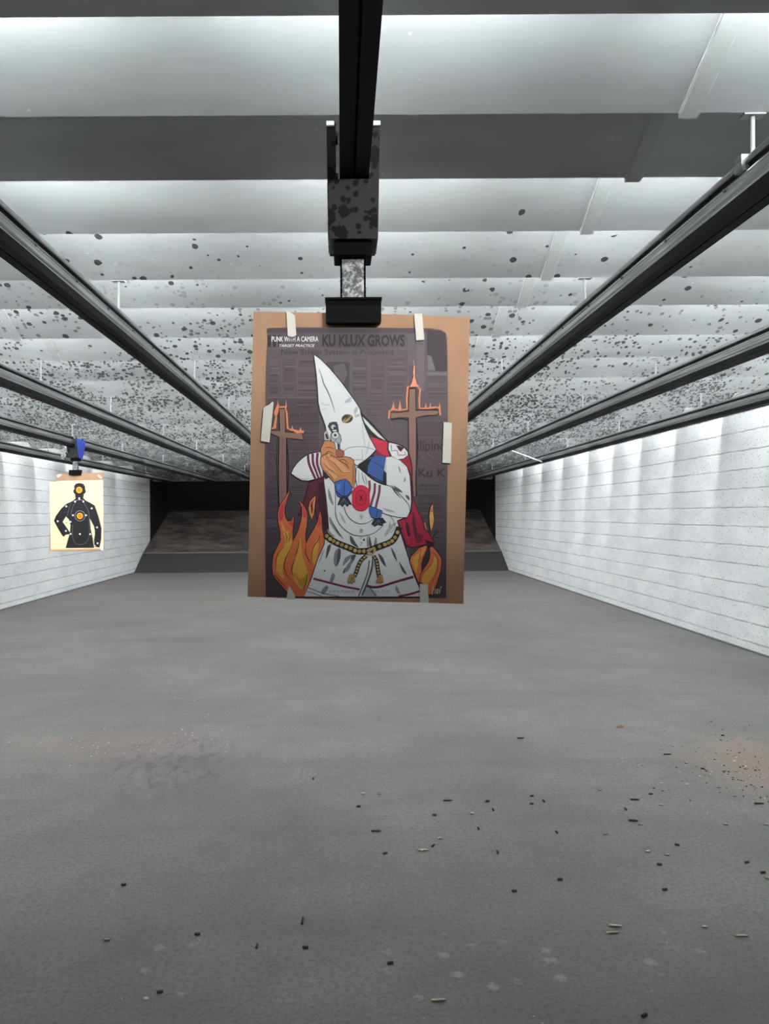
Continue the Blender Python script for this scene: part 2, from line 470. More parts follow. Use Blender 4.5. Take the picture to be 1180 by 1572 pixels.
# ------------------------------------------------------------------ target rails
PITCH, X0 = 1.19, 0.04
RB = EYE+0.91
hang_d = [2.21, 3.745, 5.685, 7.41, 9.6, 11.8, 14.5, 17.7]
rail_names = {-4: 'long grey steel target rail nearest the left wall', -3: 'long grey target rail holding the small silhouette target, second from the left wall',
              -2: 'long grey target rail with bright glints, third from the left wall', -1: 'thick grey target rail from the left edge, first one left of the centre rail',
              0: 'black target rail straight overhead at top centre, carrying the poster carrier', 1: 'thick grey target rail running from the upper right edge down towards the poster',
              2: 'grey target rail between the big right rail and the one by the right wall', 3: 'thin grey target rail running along the top of the right wall'}
for k in range(-4, 4):
    xc = X0 + PITCH*k
    root = empty('target_rail', (xc, 10, RB))
    tag(root, rail_names[k], 'rail', 'target rails running downrange under the ceiling')
    y0, y1 = -2.0-10, 20.7-10
    # black bottom track with a slot
    b = MB()
    for s_ in (-1, 1):
        xs = sorted((s_*0.003, s_*0.0395))
        b.box(xs[0], xs[1], y0, y1, 0.0, 0.012)
        xs = sorted((s_*0.033, s_*0.0395)); b.box(xs[0], xs[1], y0, y1, 0.012, 0.036)
    b.box(-0.033, 0.033, y0, y1, 0.020, 0.034)
    b.build('bottom_track', M['railblack'], root)
    b = MB()
    pr = [(-0.030, 0.036), (0.030, 0.036), (0.033, 0.046), (0.027, 0.052), (0.034, 0.060), (0.034, 0.078), (0.028, 0.086), (0.032, 0.092), (0.030, 0.098),
          (-0.030, 0.098), (-0.032, 0.092), (-0.028, 0.086), (-0.034, 0.078), (-0.034, 0.060), (-0.027, 0.052), (-0.033, 0.046)]
    b.extrude_y(pr, y0, y1)
    b.build('side_channel', M['rail'], root)
    b = MB(); b.box(-0.022, 0.022, y0, y1, 0.098, 0.118); b.build('neck_web', M['railblack'], root)  # recess shadow under the top flange put in as black colour
    b = MB(); b.box(-0.036, 0.036, y0, y1, 0.117, 0.137, bev=0.004); b.build('top_flange', M['rail'], root)
    for i, d in enumerate(hang_d):
        if k == 0 and i < 1: continue
        yy = d - 10 + 0.004
        top = EYE+HB-RB
        b = MB(); b.tube((0.02, yy+0.012, 0.137), (0.02, yy+0.012, top+0.03), 0.0065, n=10)
        b.box(-0.012, 0.052, yy-0.004, yy+0.03, top-0.004, top+0.004)
        b.tube((0.02, yy+0.012, 0.137), (0.02, yy+0.012, 0.15), 0.014, n=6)
        b.build('hanger_rod', M['rod'], root)
    if k in (-1, 1, 0):
        for i in range(10):
            yy = 1.45 + i*0.42 - 10
            for s_ in (-1, 1):
                b = MB(); b.tube((s_*0.029, yy, 0.090), (s_*0.0365, yy, 0.090), 0.006, n=6); b.build('bolt', M['neck'], root)
    if k == 1:
        b = MB(); b.box(-0.045, 0.045, 2.17-10, 2.21-10, 0.10, 0.146); b.build('splice_clip', M['rail'], root)
b = MB(); b.tube((3.545, 13.0, 2.41), (3.08, 13.6, 2.69), 0.012, n=10)
tag(b.build('brace_pipe', M['rod']), 'thin pale diagonal brace pipe between two rails near the right wall', 'pipe')

# ------------------------------------------------------------------ carriers
def make_carrier(d0, xc, cover):
    root = empty('target_carrier', (xc, d0, RB))
    # rail hangs through the notch, z relative to rail underside
    b = MB()
    notch = [(-0.070, 0.112), (-0.046, 0.112), (-0.046, -0.006), (0.046, -0.006), (0.046, 0.112), (0.070, 0.112), (0.067, -0.140), (-0.067, -0.140)]
    n0 = len(b.v); b.slab(notch, 0.0, 0.006)
    b.v = [(x, -0.20+y+(0.112-z)*0.53, z) for x, y, z in b.v]
    c = MB(); c.slab(notch, 0.0, 0.006); b.add([(x, 0.20-y-(0.112-z)*0.50, z) for x, y, z in c.v], c.f)
    b.extrude_x([(-0.125, -0.012), (0.125, -0.012), (0.066, -0.138), (-0.06, -0.138)], -0.063, 0.063)
    b.build('body', M['carrier'], root)
    for s_ in (-1, 1):
        xs = sorted((s_*0.064, s_*0.070))
        b = MB(); b.extrude_x([(-0.195, 0.110), (0.195, 0.110), (0.15, 0.0), (0.068, -0.137), (-0.06, -0.137)], xs[0], xs[1])
        b.build('side_cover', cover if s_ > 0 else M['neck'], root)
        b = MB(); b.box(min(s_*0.05, s_*0.07), max(s_*0.05, s_*0.07), -0.206, -0.200, 0.103, 0.114); b.build('lit_top_edge', M['white'], root)  # light catching the body's top edge, put in as white strips
    for s_ in (-1, 1):
        for yy in (-0.12, 0.12):
            b = MB(); b.tube((s_*0.041, yy, 0.112), (s_*0.058, yy, 0.112), 0.016, n=18); b.build('roller', M['black'], root, smooth=False)
    b = MB(); b.box(-0.054, 0.054, -0.045, 0.05, -0.177, -0.139, bev=0.003); b.build('lower_block', M['black'], root)
    b = MB(); b.box(-0.0365, 0.0365, -0.015, -0.009, -0.305, -0.177)
    b.box(-0.0365, -0.031, -0.015, 0.012, -0.305, -0.177); b.box(0.031, 0.0365, -0.015, 0.012, -0.305, -0.177)
    b.build('hanger_strap', M['neck'], root)
    c = MB(); c.box(-0.078, 0.079, -0.035, -0.006, -0.366, -0.300, bev=0.004)
    c.box(-0.080, 0.081, -0.042, 0.018, -0.302, -0.296)
    cl = c.build('clamp', M['black'], root)
    c = MB(); c.box(-0.078, 0.079, 0.006, 0.016, -0.366, -0.302); c.build('clamp_jaw', M['black'], cl)
    return root
PD = 2.12                       # distance of the poster
car = make_carrier(PD, X0-0.003, M['darkgrey'])
tag(car, 'grey and black chipped target carrier hanging above the large poster', 'target carrier', 'carriers hanging on the rails')

TD = 9.79
car2 = make_carrier(TD, X0-3*PITCH, M['blue'])
tag(car2, 'small target carrier with blue side cover above the silhouette target on the left', 'target carrier', 'carriers hanging on the rails')
b = MB(); b.box(-0.13, -0.068, -0.1, -0.05, -0.07, 0.04); b.box(-0.16, -0.12, -0.09, -0.06, -0.16, -0.02); b.tube((-0.12, -0.11, -0.10), (-0.12, -0.04, -0.10), 0.035, n=16)
b.build('drive_bracket', M['neck'], car2)
b = MB(); b.box(-0.062, -0.048, -0.21, -0.199, -0.02, 0.10); b.box(-0.10,-0.062,-0.21,-0.199,0.02,0.09); b.build('reflector_plate', M['white'], car2)

# ------------------------------------------------------------------ flat artwork helper
def smooth_closed(pts, n=4, closed=True):
    out = []; N = len(pts)
    rng = range(N) if closed else range(N-1)
    for i in rng:
        if closed: p0, p1, p2, p3 = pts[i-1], pts[i], pts[(i+1) % N], pts[(i+2) % N]
        else: p0, p1, p2, p3 = pts[max(i-1, 0)], pts[i], pts[i+1], pts[min(i+2, N-1)]
        for j in range(n):
            t = j/n
            out.append(tuple(0.5*((2*p1[c])+(-p0[c]+p2[c])*t+(2*p0[c]-5*p1[c]+4*p2[c]-p3[c])*t*t+(-p0[c]+3*p1[c]-3*p2[c]+p3[c])*t**3) for c in (0, 1)))
    if not closed: out.append(pts[-1])
    return out

class Art:
    def __init__(s, d, y0, step=0.000015):
        s.d, s.y, s.step, s.v, s.f, s.mi, s.mats, s.idx = d, y0, step, [], [], [], [], {}
    def m(s, rgb):
        mt = plain(rgb, 0.55, name='printed_ink', spec=0.3)
        if mt.name not in s.idx: s.idx[mt.name] = len(s.mats); s.mats.append(mt)
        return s.idx[mt.name]
    def up(s): s.y -= s.step
    def put(s, pts, faces, rgb):
        b = len(s.v); mi = s.m(rgb)
        for p in pts:
            x, z = at(p[0], p[1], s.d); s.v.append((x, s.y, z))
        for f in faces: s.f.append(tuple(b+i for i in f)); s.mi.append(mi)
    def L(s, pts, w, rgb, sm=True, w2=None, up=True, closed=False):
        """stroke of width w, tapering to w2 at both ends if given"""
        if sm and len(pts) > 2: pts = smooth_closed(pts, 4, closed)
        if closed: pts = pts + [pts[0], pts[1]]
        n = len(pts); l = []; r = []
        for i in range(n):
            a = pts[max(i-1, 0)]; c = pts[min(i+1, n-1)]
            dx, dy = c[0]-a[0], c[1]-a[1]; q_ = math.hypot(dx, dy) or 1
            t = i/(n-1) if n > 1 else 0
            ww = w if w2 is None else w2+(w-w2)*math.sin(math.pi*t)**0.8
            nx, ny = -dy/q_*ww/2, dx/q_*ww/2
            l.append((pts[i][0]+nx, pts[i][1]+ny)); r.append((pts[i][0]-nx, pts[i][1]-ny))
        s.put(l+r, [(i, i+1, n+i+1, n+i) for i in range(n-1)], rgb)
        if up: s.up()
    def P(s, pts, rgb, sm=False, out=0, oc=(22, 18, 20), up=True):
        if sm: pts = smooth_closed(pts, 4)
        if out: s.L(pts, out*2, oc, sm=False, closed=True)
        tri = tessellate_polygon([[Vector((a, b_, 0)) for a, b_ in pts]])
        s.put(pts, [tuple(t) for t in tri], rgb)
        if up: s.up()
    def R(s, x0, y0, x1, y1, rgb, up=True): s.P([(x0, y0), (x1, y0), (x1, y1), (x0, y1)], rgb, up=up)
    def E(s, cx, cy, rx, ry, rgb, rot=0.0, out=0, oc=(22, 18, 20), n=28, up=True):
        c, q_ = math.cos(rot), math.sin(rot)
        s.P([(cx+rx*math.cos(t)*c-ry*math.sin(t)*q_, cy+rx*math.cos(t)*q_+ry*math.sin(t)*c) for t in [2*math.pi*i/n for i in range(n)]], rgb, out=out, oc=oc, up=up)
    def T(s, txt, x0, y0, x1, y1, rgb, bold=0.0, shear=0.0, slope=0.0):
        cu = bpy.data.curves.new('lettering', 'FONT'); cu.body = txt; cu.offset = bold; cu.shear = shear; cu.resolution_u = 3
        ob = bpy.data.objects.new('lettering', cu); C.objects.link(ob)
        dg = bpy.context.evaluated_depsgraph_get(); dg.update()
        me = ob.evaluated_get(dg).to_mesh()
        vs = [v.co.copy() for v in me.vertices]; fs = [tuple(p.vertices) for p in me.polygons]
        ob.evaluated_get(dg).to_mesh_clear()
        bpy.data.objects.remove(ob); bpy.data.curves.remove(cu)
        ax, bx = min(v.x for v in vs), max(v.x for v in vs); ay, by = min(v.y for v in vs), max(v.y for v in vs)
        pts = []
        for v in vs:
            u = (v.x-ax)/(bx-ax); q_ = (v.y-ay)/(by-ay)
            pts.append((x0+u*(x1-x0), y1-q_*(y1-y0)+slope*u*(x1-x0)))
        s.put(pts, fs, rgb); s.up()
    def build(s, name, loc):
        me = bpy.data.meshes.new(name)
        me.from_pydata([(a-loc[0], b_-loc[1], c-loc[2]) for a, b_, c in s.v], [], s.f)
        for mt in s.mats: me.materials.append(mt)
        me.polygons.foreach_set('material_index', s.mi); me.update()
        o = bpy.data.objects.new(name, me); C.objects.link(o); o.location = loc
        return o

def board(name, pts, d, y, th, mat, label, cat, group=None):
    b = MB(); P_ = [at(px, py, d) for px, py in pts]; b.slab(P_, y, th)
    cx = sum(p[0] for p in P_)/len(P_); cz = sum(p[1] for p in P_)/len(P_)
    o = b.build(name, mat, loc=(cx, y, cz)); tag(o, label, cat, group); return o

# ------------------------------------------------------------------ large poster on cardboard
board('cardboard_backing', [(389, 478.5), (500, 480), (600, 482.5), (721, 487), (718, 640), (714, 800), (711, 927), (560, 923), (380, 916), (384, 700)], PD, PD, 0.005,
      M['card'], 'brown cardboard backing sheet behind the large hooded figure poster', 'cardboard')

A = Art(PD, PD-0.004)
BG, BGD, INK = (97, 87, 92), (86, 75, 81), (62, 50, 57)
K = (20, 17, 20)
paper = [(412, 504), (450, 503), (600, 503.6), (662, 504.5), (677, 507), (683.5, 511), (685.5, 518), (686.5, 545), (687, 640), (686, 760), (684, 917), (560, 918), (500, 917), (408, 916), (407, 700), (409, 560)]
A.P(paper, BG)
# newspaper blocks
A.R(410, 611, 489, 745, BGD); A.R(640, 640, 686, 760, (90, 78, 83)); A.R(408.5, 745, 500, 916, (78, 68, 76)); A.R(628, 745, 684.5, 916, (84, 74, 80))
A.R(410, 504.6, 660, 512, (82, 72, 78)); A.R(638, 513, 651, 600, (112, 102, 106)); A.R(626, 513, 637, 560, (104, 94, 99))
A.R(501, 556, 536, 604, (76, 68, 71)); A.P([(512, 562), (528, 558), (533, 575), (526, 590), (515, 584)], (100, 92, 94))
A.P([(655, 506), (676, 508), (683.5, 513), (685, 540), (686, 570), (668, 570), (662, 556), (655, 545)], (66, 56, 60))
A.P([(656, 545), (662, 548), (668, 569), (656, 568)], (120, 112, 115)); A.R(655, 572, 686, 577, (120, 110, 114))
rnd = random.Random(3)
cols = [(412, 431), (434, 455), (458, 498), (540, 564), (568, 590), (594, 624), (655, 685)]
for x0, x1 in cols:
    y = 552
    while y < 610:
        if x0 < 655 or y > 574:
            if rnd.random() < 0.86:
                xa = x0+rnd.random()*3; xb = x1-rnd.random()*5
                c = rnd.choice([(84, 74, 79), (88, 78, 83), (74, 63, 69), (110, 100, 104)])
                A.R(xa, y, xb, y+rnd.choice([0.8, 1.0, 1.6]), c, up=False)
        y += 2.6
A.up()
for x0, x1, ya, yb in [(411, 427, 685, 905), (440, 492, 640, 700), (445, 470, 745, 760), (641, 685, 646, 672), (641, 678, 742, 800), (640, 683, 760, 830), (455, 486, 612, 630), (560, 592, 600, 640)]:
    y = ya
    while y < yb:
        if rnd.random() < 0.8:
            A.R(x0+rnd.random()*4, y, x1-rnd.random()*6, y+0.9, rnd.choice([(74, 63, 69), (68, 57, 63), (98, 86, 92)]), up=False)
        y += 3.1
A.up()
for x in (432.5, 456.5, 499, 538, 566, 592, 626, 653): A.R(x, 550, x+0.6, 608, (112, 102, 106), up=False)
A.up()
A.R(410, 535, 630, 536, (114, 104, 108)); A.R(411, 610, 490, 611.5, (114, 104, 108)); A.R(409, 797, 425, 809, (92, 84, 92))
for i, x in enumerate((411, 419, 427)): A.R(x, 515, x+4.5, 533, (55, 45, 52))
A.T('KU KLUX GROWS', 494.5, 514.2, 621, 532.4, (54, 44, 50), bold=0.035)
A.T('New Street System is Proposed', 432, 537.2, 603, 547, (66, 55, 61))
A.T('COST', 455, 624, 478, 628.5, INK); A.T('of the KU KLUX', 445, 634, 488, 641, INK, bold=0.01); A.T('a large crowd', 462, 647, 490, 652, INK)
A.T('ilipino', 640, 676, 684, 697, (60, 47, 52), bold=0.015); A.T('Ku K', 641.5, 719.5, 684, 732.5, (58, 45, 50), bold=0.02); A.T('Member', 646, 742, 676, 749, (68, 55, 60)); A.T('fact', 657, 769, 676, 776, (70, 57, 62))
A.T('PUNK WITH A CAMERA', 417, 517, 488.5, 525, (240, 238, 236), bold=0.02)
A.T('TARGET PRACTICE', 428.5, 529, 483, 533.2, (235, 230, 228), bold=0.015, shear=0.3)
# faint pink hood sketches
for tx, ty in ((586, 634), (601, 651)):
    A.L([(tx-6, ty+25), (tx, ty), (tx+7, ty+24)], 0.5, (140, 112, 112), sm=False)
    A.L([(tx-4, ty+24), (tx, ty+20), (tx+4, ty+24)], 0.5, (140, 112, 112), sm=False)
for p in ((412, 700, 420, 716), (418, 702, 424, 720), (640, 690, 650, 704), (645, 700, 660, 712), (652, 694, 668, 706), (560, 668, 568, 676)):
    A.L([(p[0], p[1]), (p[2], p[3])], 0.5, (135, 110, 114), sm=False)

WOOD, WOOD2 = (146, 112, 99), (128, 92, 84)
ORG = (236, 146, 104)
# left cross
A.P([(429, 628.5), (437, 628), (437.6, 664), (464, 666), (465, 675), (452, 673.5), (439, 672), (439, 700), (439.5, 762), (433, 776), (429, 775), (428.4, 720), (429, 671), (416, 665.5), (416, 661.5), (430, 662)], WOOD, out=1.7, oc=K)
A.L([(439.8, 673), (443, 720), (441, 762)], 1.6, K); A.L([(425.6, 671), (425, 720), (428, 780)], 1.0, K)
A.P([(430, 671), (437, 671), (438, 755), (432, 770), (430, 765)], (136, 100, 94))
A.L([(417, 658), (422.5, 657.5), (424, 640), (421.5, 634), (425.5, 625.5), (437.5, 625), (440, 634), (441.6, 658), (447, 660), (459, 662.5), (466, 662.5)], 2.8, ORG, sm=False)
A.P([(421, 632), (426, 620), (425.5, 614), (429, 624), (427, 634), (424, 641)], ORG, out=0.5, oc=(120, 60, 40))
A.P([(438, 625), (439, 613), (440.5, 626)], ORG); A.P([(447, 660), (448.4, 653), (451, 661)], ORG); A.P([(459, 662), (461, 656), (464, 663)], ORG)
A.P([(450, 661), (467, 662), (466, 665), (453, 665.5)], ORG); A.L([(437.8, 630), (438.2, 660), (455, 665)], 0.9, (110, 40, 25), sm=False); A.L([(427.5, 628), (437.5, 627.6)], 1.0, (90, 35, 22), sm=False)
A.P([(419, 657), (423, 640), (424.6, 648), (424, 658)], ORG)
for x, t in ((420.5, 612), (428, 616), (434, 615), (439.5, 612), (449, 645), (461, 643)): A.L([(x, t), (x-0.6, t+9)], 0.7, (40, 28, 30), sm=False, w2=0.1)
# right cross
A.P([(628, 598), (637, 597), (637.4, 631), (669, 630.5), (674, 633), (670, 637), (652, 638), (638, 641), (638, 700), (637.5, 762), (628, 762), (627.5, 700), (627, 641), (612, 641), (600, 643), (599, 634.5), (612, 634), (627, 632.5)], WOOD, out=1.6, oc=K)
A.L([(638.6, 642), (640.5, 690), (638, 730), (638.6, 760)], 2.0, K); A.L([(600, 644.5), (614, 642.8), (626, 644.5)], 1.8, K); A.L([(640, 641), (655, 638.5), (668, 638)], 1.9, K, w2=0.3)
A.P([(628.5, 650), (637, 650), (637, 760), (629, 760)], (150, 112, 104))
A.L([(596.5, 643), (597.5, 631.5), (603, 629), (613, 630), (624.5, 628.5), (624, 612), (625.5, 594), (632, 593.5), (640, 593), (644.5, 598), (643, 612), (643.5, 627), (655, 627.5), (668, 625.5), (674, 626.5), (675.3, 638)], 2.7, ORG, sm=False)
A.P([(628.5, 594.5), (632.5, 584), (634.6, 561), (636.4, 561), (636.8, 580), (639.5, 590), (644, 594)], (240, 160, 125), out=0.7, oc=(70, 25, 20))
A.L([(634.3, 575), (631, 588), (628, 593)], 0.9, (60, 20, 18)); A.L([(635, 560), (634.5, 553)], 0.6, (190, 180, 178), sm=False)
A.P([(599, 630), (602.5, 622), (603.6, 615), (604.5, 622), (607, 630)], ORG, out=0.4, oc=(110, 55, 40)); A.P([(610.5, 630), (613.5, 614), (616.5, 630)], ORG, out=0.4, oc=(60, 30, 28))
for x in (653, 660, 674.3): A.P([(x-1.8, 627), (x, 618), (x+1.6, 627)], ORG)
A.L([(627, 597), (636, 594.5), (641, 600), (641.5, 609)], 0.9, (90, 35, 25), sm=False); A.L([(626.5, 600), (627, 631), (599, 634)], 0.8, (90, 40, 28), sm=False); A.L([(638, 629), (672, 628.5), (673, 636)], 0.9, (80, 32, 26), sm=False)

# dark maroon cape, left
MAR, MARD, CRI, WH, SH = (98, 38, 56), (66, 24, 40), (172, 34, 66), (232, 235, 237), (206, 211, 214)
A.P([(474, 741), (497, 731), (502, 770), (506, 800), (504, 818), (499, 822), (492, 812), (486, 795), (484, 776), (472, 780), (462, 788), (458, 792), (465, 775), (470, 757)], MAR, out=0.9, oc=(35, 14, 22))
A.P([(489, 742), (497, 738), (500, 775), (504, 812), (498, 815), (492, 800), (488, 770)], MARD)
A.L([(488, 740), (485, 765), (484, 785)], 1.0, (38, 14, 22)); A.L([(474, 745), (468, 765), (463, 778)], 1.2, (38, 14, 22)); A.L([(494, 745), (497, 780), (500, 812)], 1.2, (52, 18, 30))
# crimson cape, right
A.P([(630, 718), (632.5, 745), (633.5, 766), (641, 785), (652, 808), (666, 834), (663, 839), (656, 834), (650, 836), (642, 838), (634, 840), (625, 838), (618, 822), (611, 800), (625, 795), (630, 782)], CRI, out=1.1, oc=(40, 12, 22))
A.P([(633, 783), (637, 800), (641, 822), (640, 834), (635, 820), (632, 800)], (95, 24, 44)); A.P([(623, 800), (627, 806), (630, 822), (626, 824), (622, 810)], (80, 20, 38)); A.P([(640, 818), (648, 822), (648, 830), (641, 834), (637, 828)], (110, 26, 50))
A.P([(612, 806), (618, 822), (625, 838), (622, 846), (616, 830), (611, 815)], (78, 22, 44)); A.P([(652, 828), (666, 833), (664, 842), (656, 841)], (60, 16, 36))
A.L([(618, 797), (622, 815), (628, 835)], 0.7, (215, 70, 100)); A.L([(634, 790), (645, 815), (652, 829)], 0.7, (120, 24, 48)); A.L([(631.5, 745), (632, 770), (629, 790)], 1.8, K)

# flames, left
FO, FY, FR = (222, 118, 74), (224, 172, 74), (206, 72, 84)
OL = (58, 16, 20)
flameL = [(444.8, 752), (443, 760), (440, 769), (437, 778), (436.6, 788), (438.5, 796), (442, 800.5), (447.5, 799.5), (450.6, 792), (450.8, 800), (449, 814), (449.5, 832), (454, 823), (459, 812), (462, 800), (464, 790), (463.5, 780), (461, 773), (457.5, 767.5), (463.5, 773), (469, 781), (471.5, 790), (471, 805), (468.5, 822), (469.5, 835), (474, 826), (482, 812), (488, 800), (491, 784), (493.5, 796), (494, 812), (498.5, 830), (497, 845), (491, 860), (483, 879), (474, 899), (467, 915.5), (447, 915.5), (436, 903), (424, 889), (419, 881), (418, 868), (420, 852), (425, 841), (431, 829), (430.5, 815), (427.5, 802), (426.5, 788), (429.5, 777), (436, 767), (441, 759)]
A.P(flameL, FO, out=1.1, oc=OL)
A.P([(444, 757), (438, 768), (430.5, 778), (427.5, 790), (429, 800), (434, 798), (435.4, 785), (437, 775), (441, 766)], FR)
A.P([(460, 771), (466, 778), (470.3, 787), (470, 796), (465.5, 794), (465, 784), (463, 776)], FR); A.P([(491, 788), (492.6, 800), (492.5, 806), (487, 808), (489, 800)], FR); A.P([(450, 795), (449.8, 808), (445, 806), (443, 802), (448, 801)], (215, 80, 70))
A.P([(432, 802), (436, 808), (440, 816), (444, 815), (446, 822), (448, 834), (445, 846), (438, 858), (434.5, 868), (434, 878), (436, 888), (430, 884), (424, 873), (424, 862), (428, 850), (436, 838), (437.5, 828), (434, 815)], FY, sm=True)
A.P([(461, 824), (462.5, 840), (465, 856), (470, 870), (473.5, 884), (471, 898), (462, 904), (457, 898), (450, 886), (449, 876), (452, 862), (457, 848)], FY, sm=True)
A.P([(487.5, 827), (489, 838), (487, 852), (484, 866), (479.5, 862), (478.5, 846), (482, 835)], FY, sm=True); A.P([(452, 880), (462, 888), (472, 880), (470, 896), (462, 901)], (196, 148, 54), sm=True)
for pts in ([(449.5, 833), (444, 846), (438, 858), (436.5, 870), (440, 882), (450, 893)], [(452.5, 858), (448.6, 868), (448, 878), (453, 887)], [(469.5, 836), (469, 848), (473, 858), (478, 866)], [(437, 816), (440, 824), (440, 834)], [(443, 816), (445, 824), (443, 832)], [(459, 830), (457, 842), (452, 855)], [(490, 822), (489, 828), (482, 838), (478.5, 850), (479.5, 862)], [(420, 880), (428, 890), (440, 903)], [(437, 838), (427, 850), (424, 860), (424, 872)], [(472, 880), (470, 894), (465, 905)]):
    A.L(pts, 1.2, (120, 58, 22) if pts[0][0] < 445 and pts[0][1] < 840 else OL, w2=0.2)
A.P([(484.5, 761), (480, 765), (475.5, 771), (473.5, 780), (475, 789), (478.5, 797), (481.5, 789), (483, 777)], (224, 150, 96), out=0.9, oc=OL); A.P([(483, 764), (476, 772), (476, 779), (480, 774)], FR); A.P([(479.5, 770), (480.5, 783), (478, 790), (477, 778)], (110, 50, 25))

# robe body
robe = [(498, 700), (520, 708), (545, 712), (560, 706), (575, 700), (592, 700), (602, 701.5), (614, 707), (624, 717), (628, 730), (629.5, 748), (630.5, 770), (629, 786), (620, 794.5), (609, 799), (612, 812), (617, 828), (624, 850), (634, 882), (648.5, 915.5), (467, 915.5), (478, 889), (488, 858), (498, 836), (499, 826), (505, 814), (503.5, 790), (501, 765), (497.5, 740)]
A.P(robe, WH, out=1.3, oc=K)
# grey folds
G1, G2, G3 = (184, 190, 195), (140, 147, 153), (84, 90, 95)
def fold(pts, c=G2): A.P(pts, c, sm=True)
fold([(504, 750), (508, 760), (512, 775), (508, 772), (504, 762)], G2); fold([(506, 793), (513, 806), (521, 818), (527, 827), (520, 822), (512, 812), (506, 802)], G2); fold([(509, 800), (517, 812), (524, 824), (516, 815)], G3)
fold([(521, 786), (528, 796), (531, 805), (525, 798)], G1); fold([(538, 822), (545, 832), (550, 841), (540, 835), (537, 828)], G3); fold([(502, 812), (508, 818), (514, 824), (506, 822)], G2)
fold([(563, 820), (565, 830), (566, 842), (563, 838)], G2); fold([(566, 822), (570, 834), (570, 843), (566, 836)], G3); fold([(577, 824), (578, 836), (573, 842), (574, 832)], G2)
fold([(590, 824), (597, 806), (598, 800), (599, 812), (592, 822)], G2); fold([(594, 812), (606, 802), (600, 814), (590, 824)], G1)
fold([(503, 838), (508, 836), (505, 848), (500, 858), (501, 846)], G3); fold([(514, 846), (522, 842), (522, 858), (516, 870), (512, 862)], G2); fold([(519, 844), (523, 845), (521, 860), (517, 866)], G3)
fold([(530, 856), (541, 851), (535, 860), (526, 868)], G2); fold([(540, 853), (546, 852), (540, 865), (528, 880), (527, 875), (536, 864)], G3); fold([(532, 868), (541, 858), (536, 874), (529, 878)], G2)
fold([(580, 850), (586, 854), (590, 862), (592, 870), (585, 862)], G3); fold([(600, 840), (606, 850), (609, 862), (603, 852)], G3); fold([(612, 862), (619, 872), (624, 882), (617, 876)], G3)
fold([(572, 862), (575, 866), (566, 892), (560, 905), (563, 890)], G1); fold([(510, 880), (514, 884), (509, 896), (506, 893)], G2); fold([(500, 899), (504, 902), (497, 912), (493, 908)], G2)
fold([(607, 898), (611, 904), (613, 912), (607, 906)], G2); A.P([(560, 897), (564, 897), (580, 915), (553, 915)], G1); A.P([(495, 846), (499, 842), (492, 860), (487, 868)], G1)
# pleat lines in the dress front
A.L([(566.5, 860), (564, 878), (557, 898), (550, 915)], 1.5, K); A.L([(571.5, 858), (570, 874), (564, 893), (556, 913)], 1.7, K); A.L([(564, 897), (570, 905), (577, 915)], 1.0, K)
# hem bands
HM = (128, 40, 68)
A.L([(481, 888), (495, 891.5), (510, 895.5), (530, 900.5), (552, 904.5)], 3.0, HM); A.L([(563, 899), (572, 901), (584, 900), (605, 893.5), (634, 885)], 3.6, HM); A.L([(611, 915), (628, 912), (645.5, 906.5)], 3.0, HM)
A.L([(563, 899), (572, 902.2), (590, 898.5), (634, 887)], 0.6, (60, 16, 34)); A.L([(473, 902), (485, 906.5), (500, 911.5), (520, 915)], 1.0, (60, 30, 40)); A.L([(471, 907.5), (480, 910), (494, 915)], 0.9, (60, 30, 40))
A.T('W W W . P U N K W I T H A C A M E R A . C O M', 505, 905.8, 597, 909.6, (120, 122, 128))
# scarf, black gap and blue tippet
A.P([(549, 716.5), (560, 709), (572, 701), (593, 700), (593, 745), (585, 742), (574, 737), (562, 728)], (24, 26, 34), sm=False)
A.P([(576, 698.5), (584, 699), (591.5, 700.5), (589, 718), (586.5, 741), (578, 738), (568, 731), (563.5, 727), (564.5, 716), (570, 704)], (62, 98, 168), out=0.8, oc=K)
A.L([(571, 708), (578, 712), (588, 719)], 0.9, (24, 34, 70)); A.L([(564, 727), (575, 734), (587, 740)], 1.6, (22, 26, 50))
A.P([(592, 702), (596, 702), (596, 722), (593, 727), (589, 722)], (206, 210, 214))
# shoulder: white ridge, red armband, round badge
A.P([(554, 636), (566, 647), (580, 662), (594, 677), (590, 679), (576, 672), (564, 664), (556, 650)], (38, 42, 40))
A.P([(556, 640), (566, 650), (579, 664), (592, 677), (580, 671), (570, 662), (560, 650)], (228, 231, 228))
A.P([(566.5, 671), (574, 672), (584, 676), (594.5, 678.5), (594, 690), (598, 703), (590, 700), (577, 692), (571, 682)], (212, 48, 80), out=0.8, oc=(50, 12, 24))
A.P([(577, 693), (590, 699.5), (600, 702), (575, 699)], (140, 30, 60))
A.P([(611, 706), (620, 703.5), (627, 699), (631, 712), (632, 724), (629.5, 727), (625, 716), (618, 710)], (160, 30, 48), out=0.9, oc=(50, 12, 24))
A.P([(596.5, 680), (604, 681), (612, 683.5), (620, 688), (625, 694), (625.5, 699), (619, 704), (610, 705.5), (601, 700.5), (596, 690)], (238, 238, 240), out=1.0, oc=K)
A.P([(607.5, 684), (613, 684.5), (620, 688), (617, 691), (615, 694), (611, 690.5)], (70, 26, 38))
A.L([(600, 683), (600.8, 693.5), (605.5, 691.5), (609, 692), (611, 699.5), (622.5, 698.5), (620.5, 693.5)], 1.0, K, sm=False)
A.L([(552.5, 629), (556, 637), (566, 646), (580, 661), (594, 677), (606, 681), (617, 685), (624, 691), (629, 703), (632, 722), (631, 745)], 1.7, K)
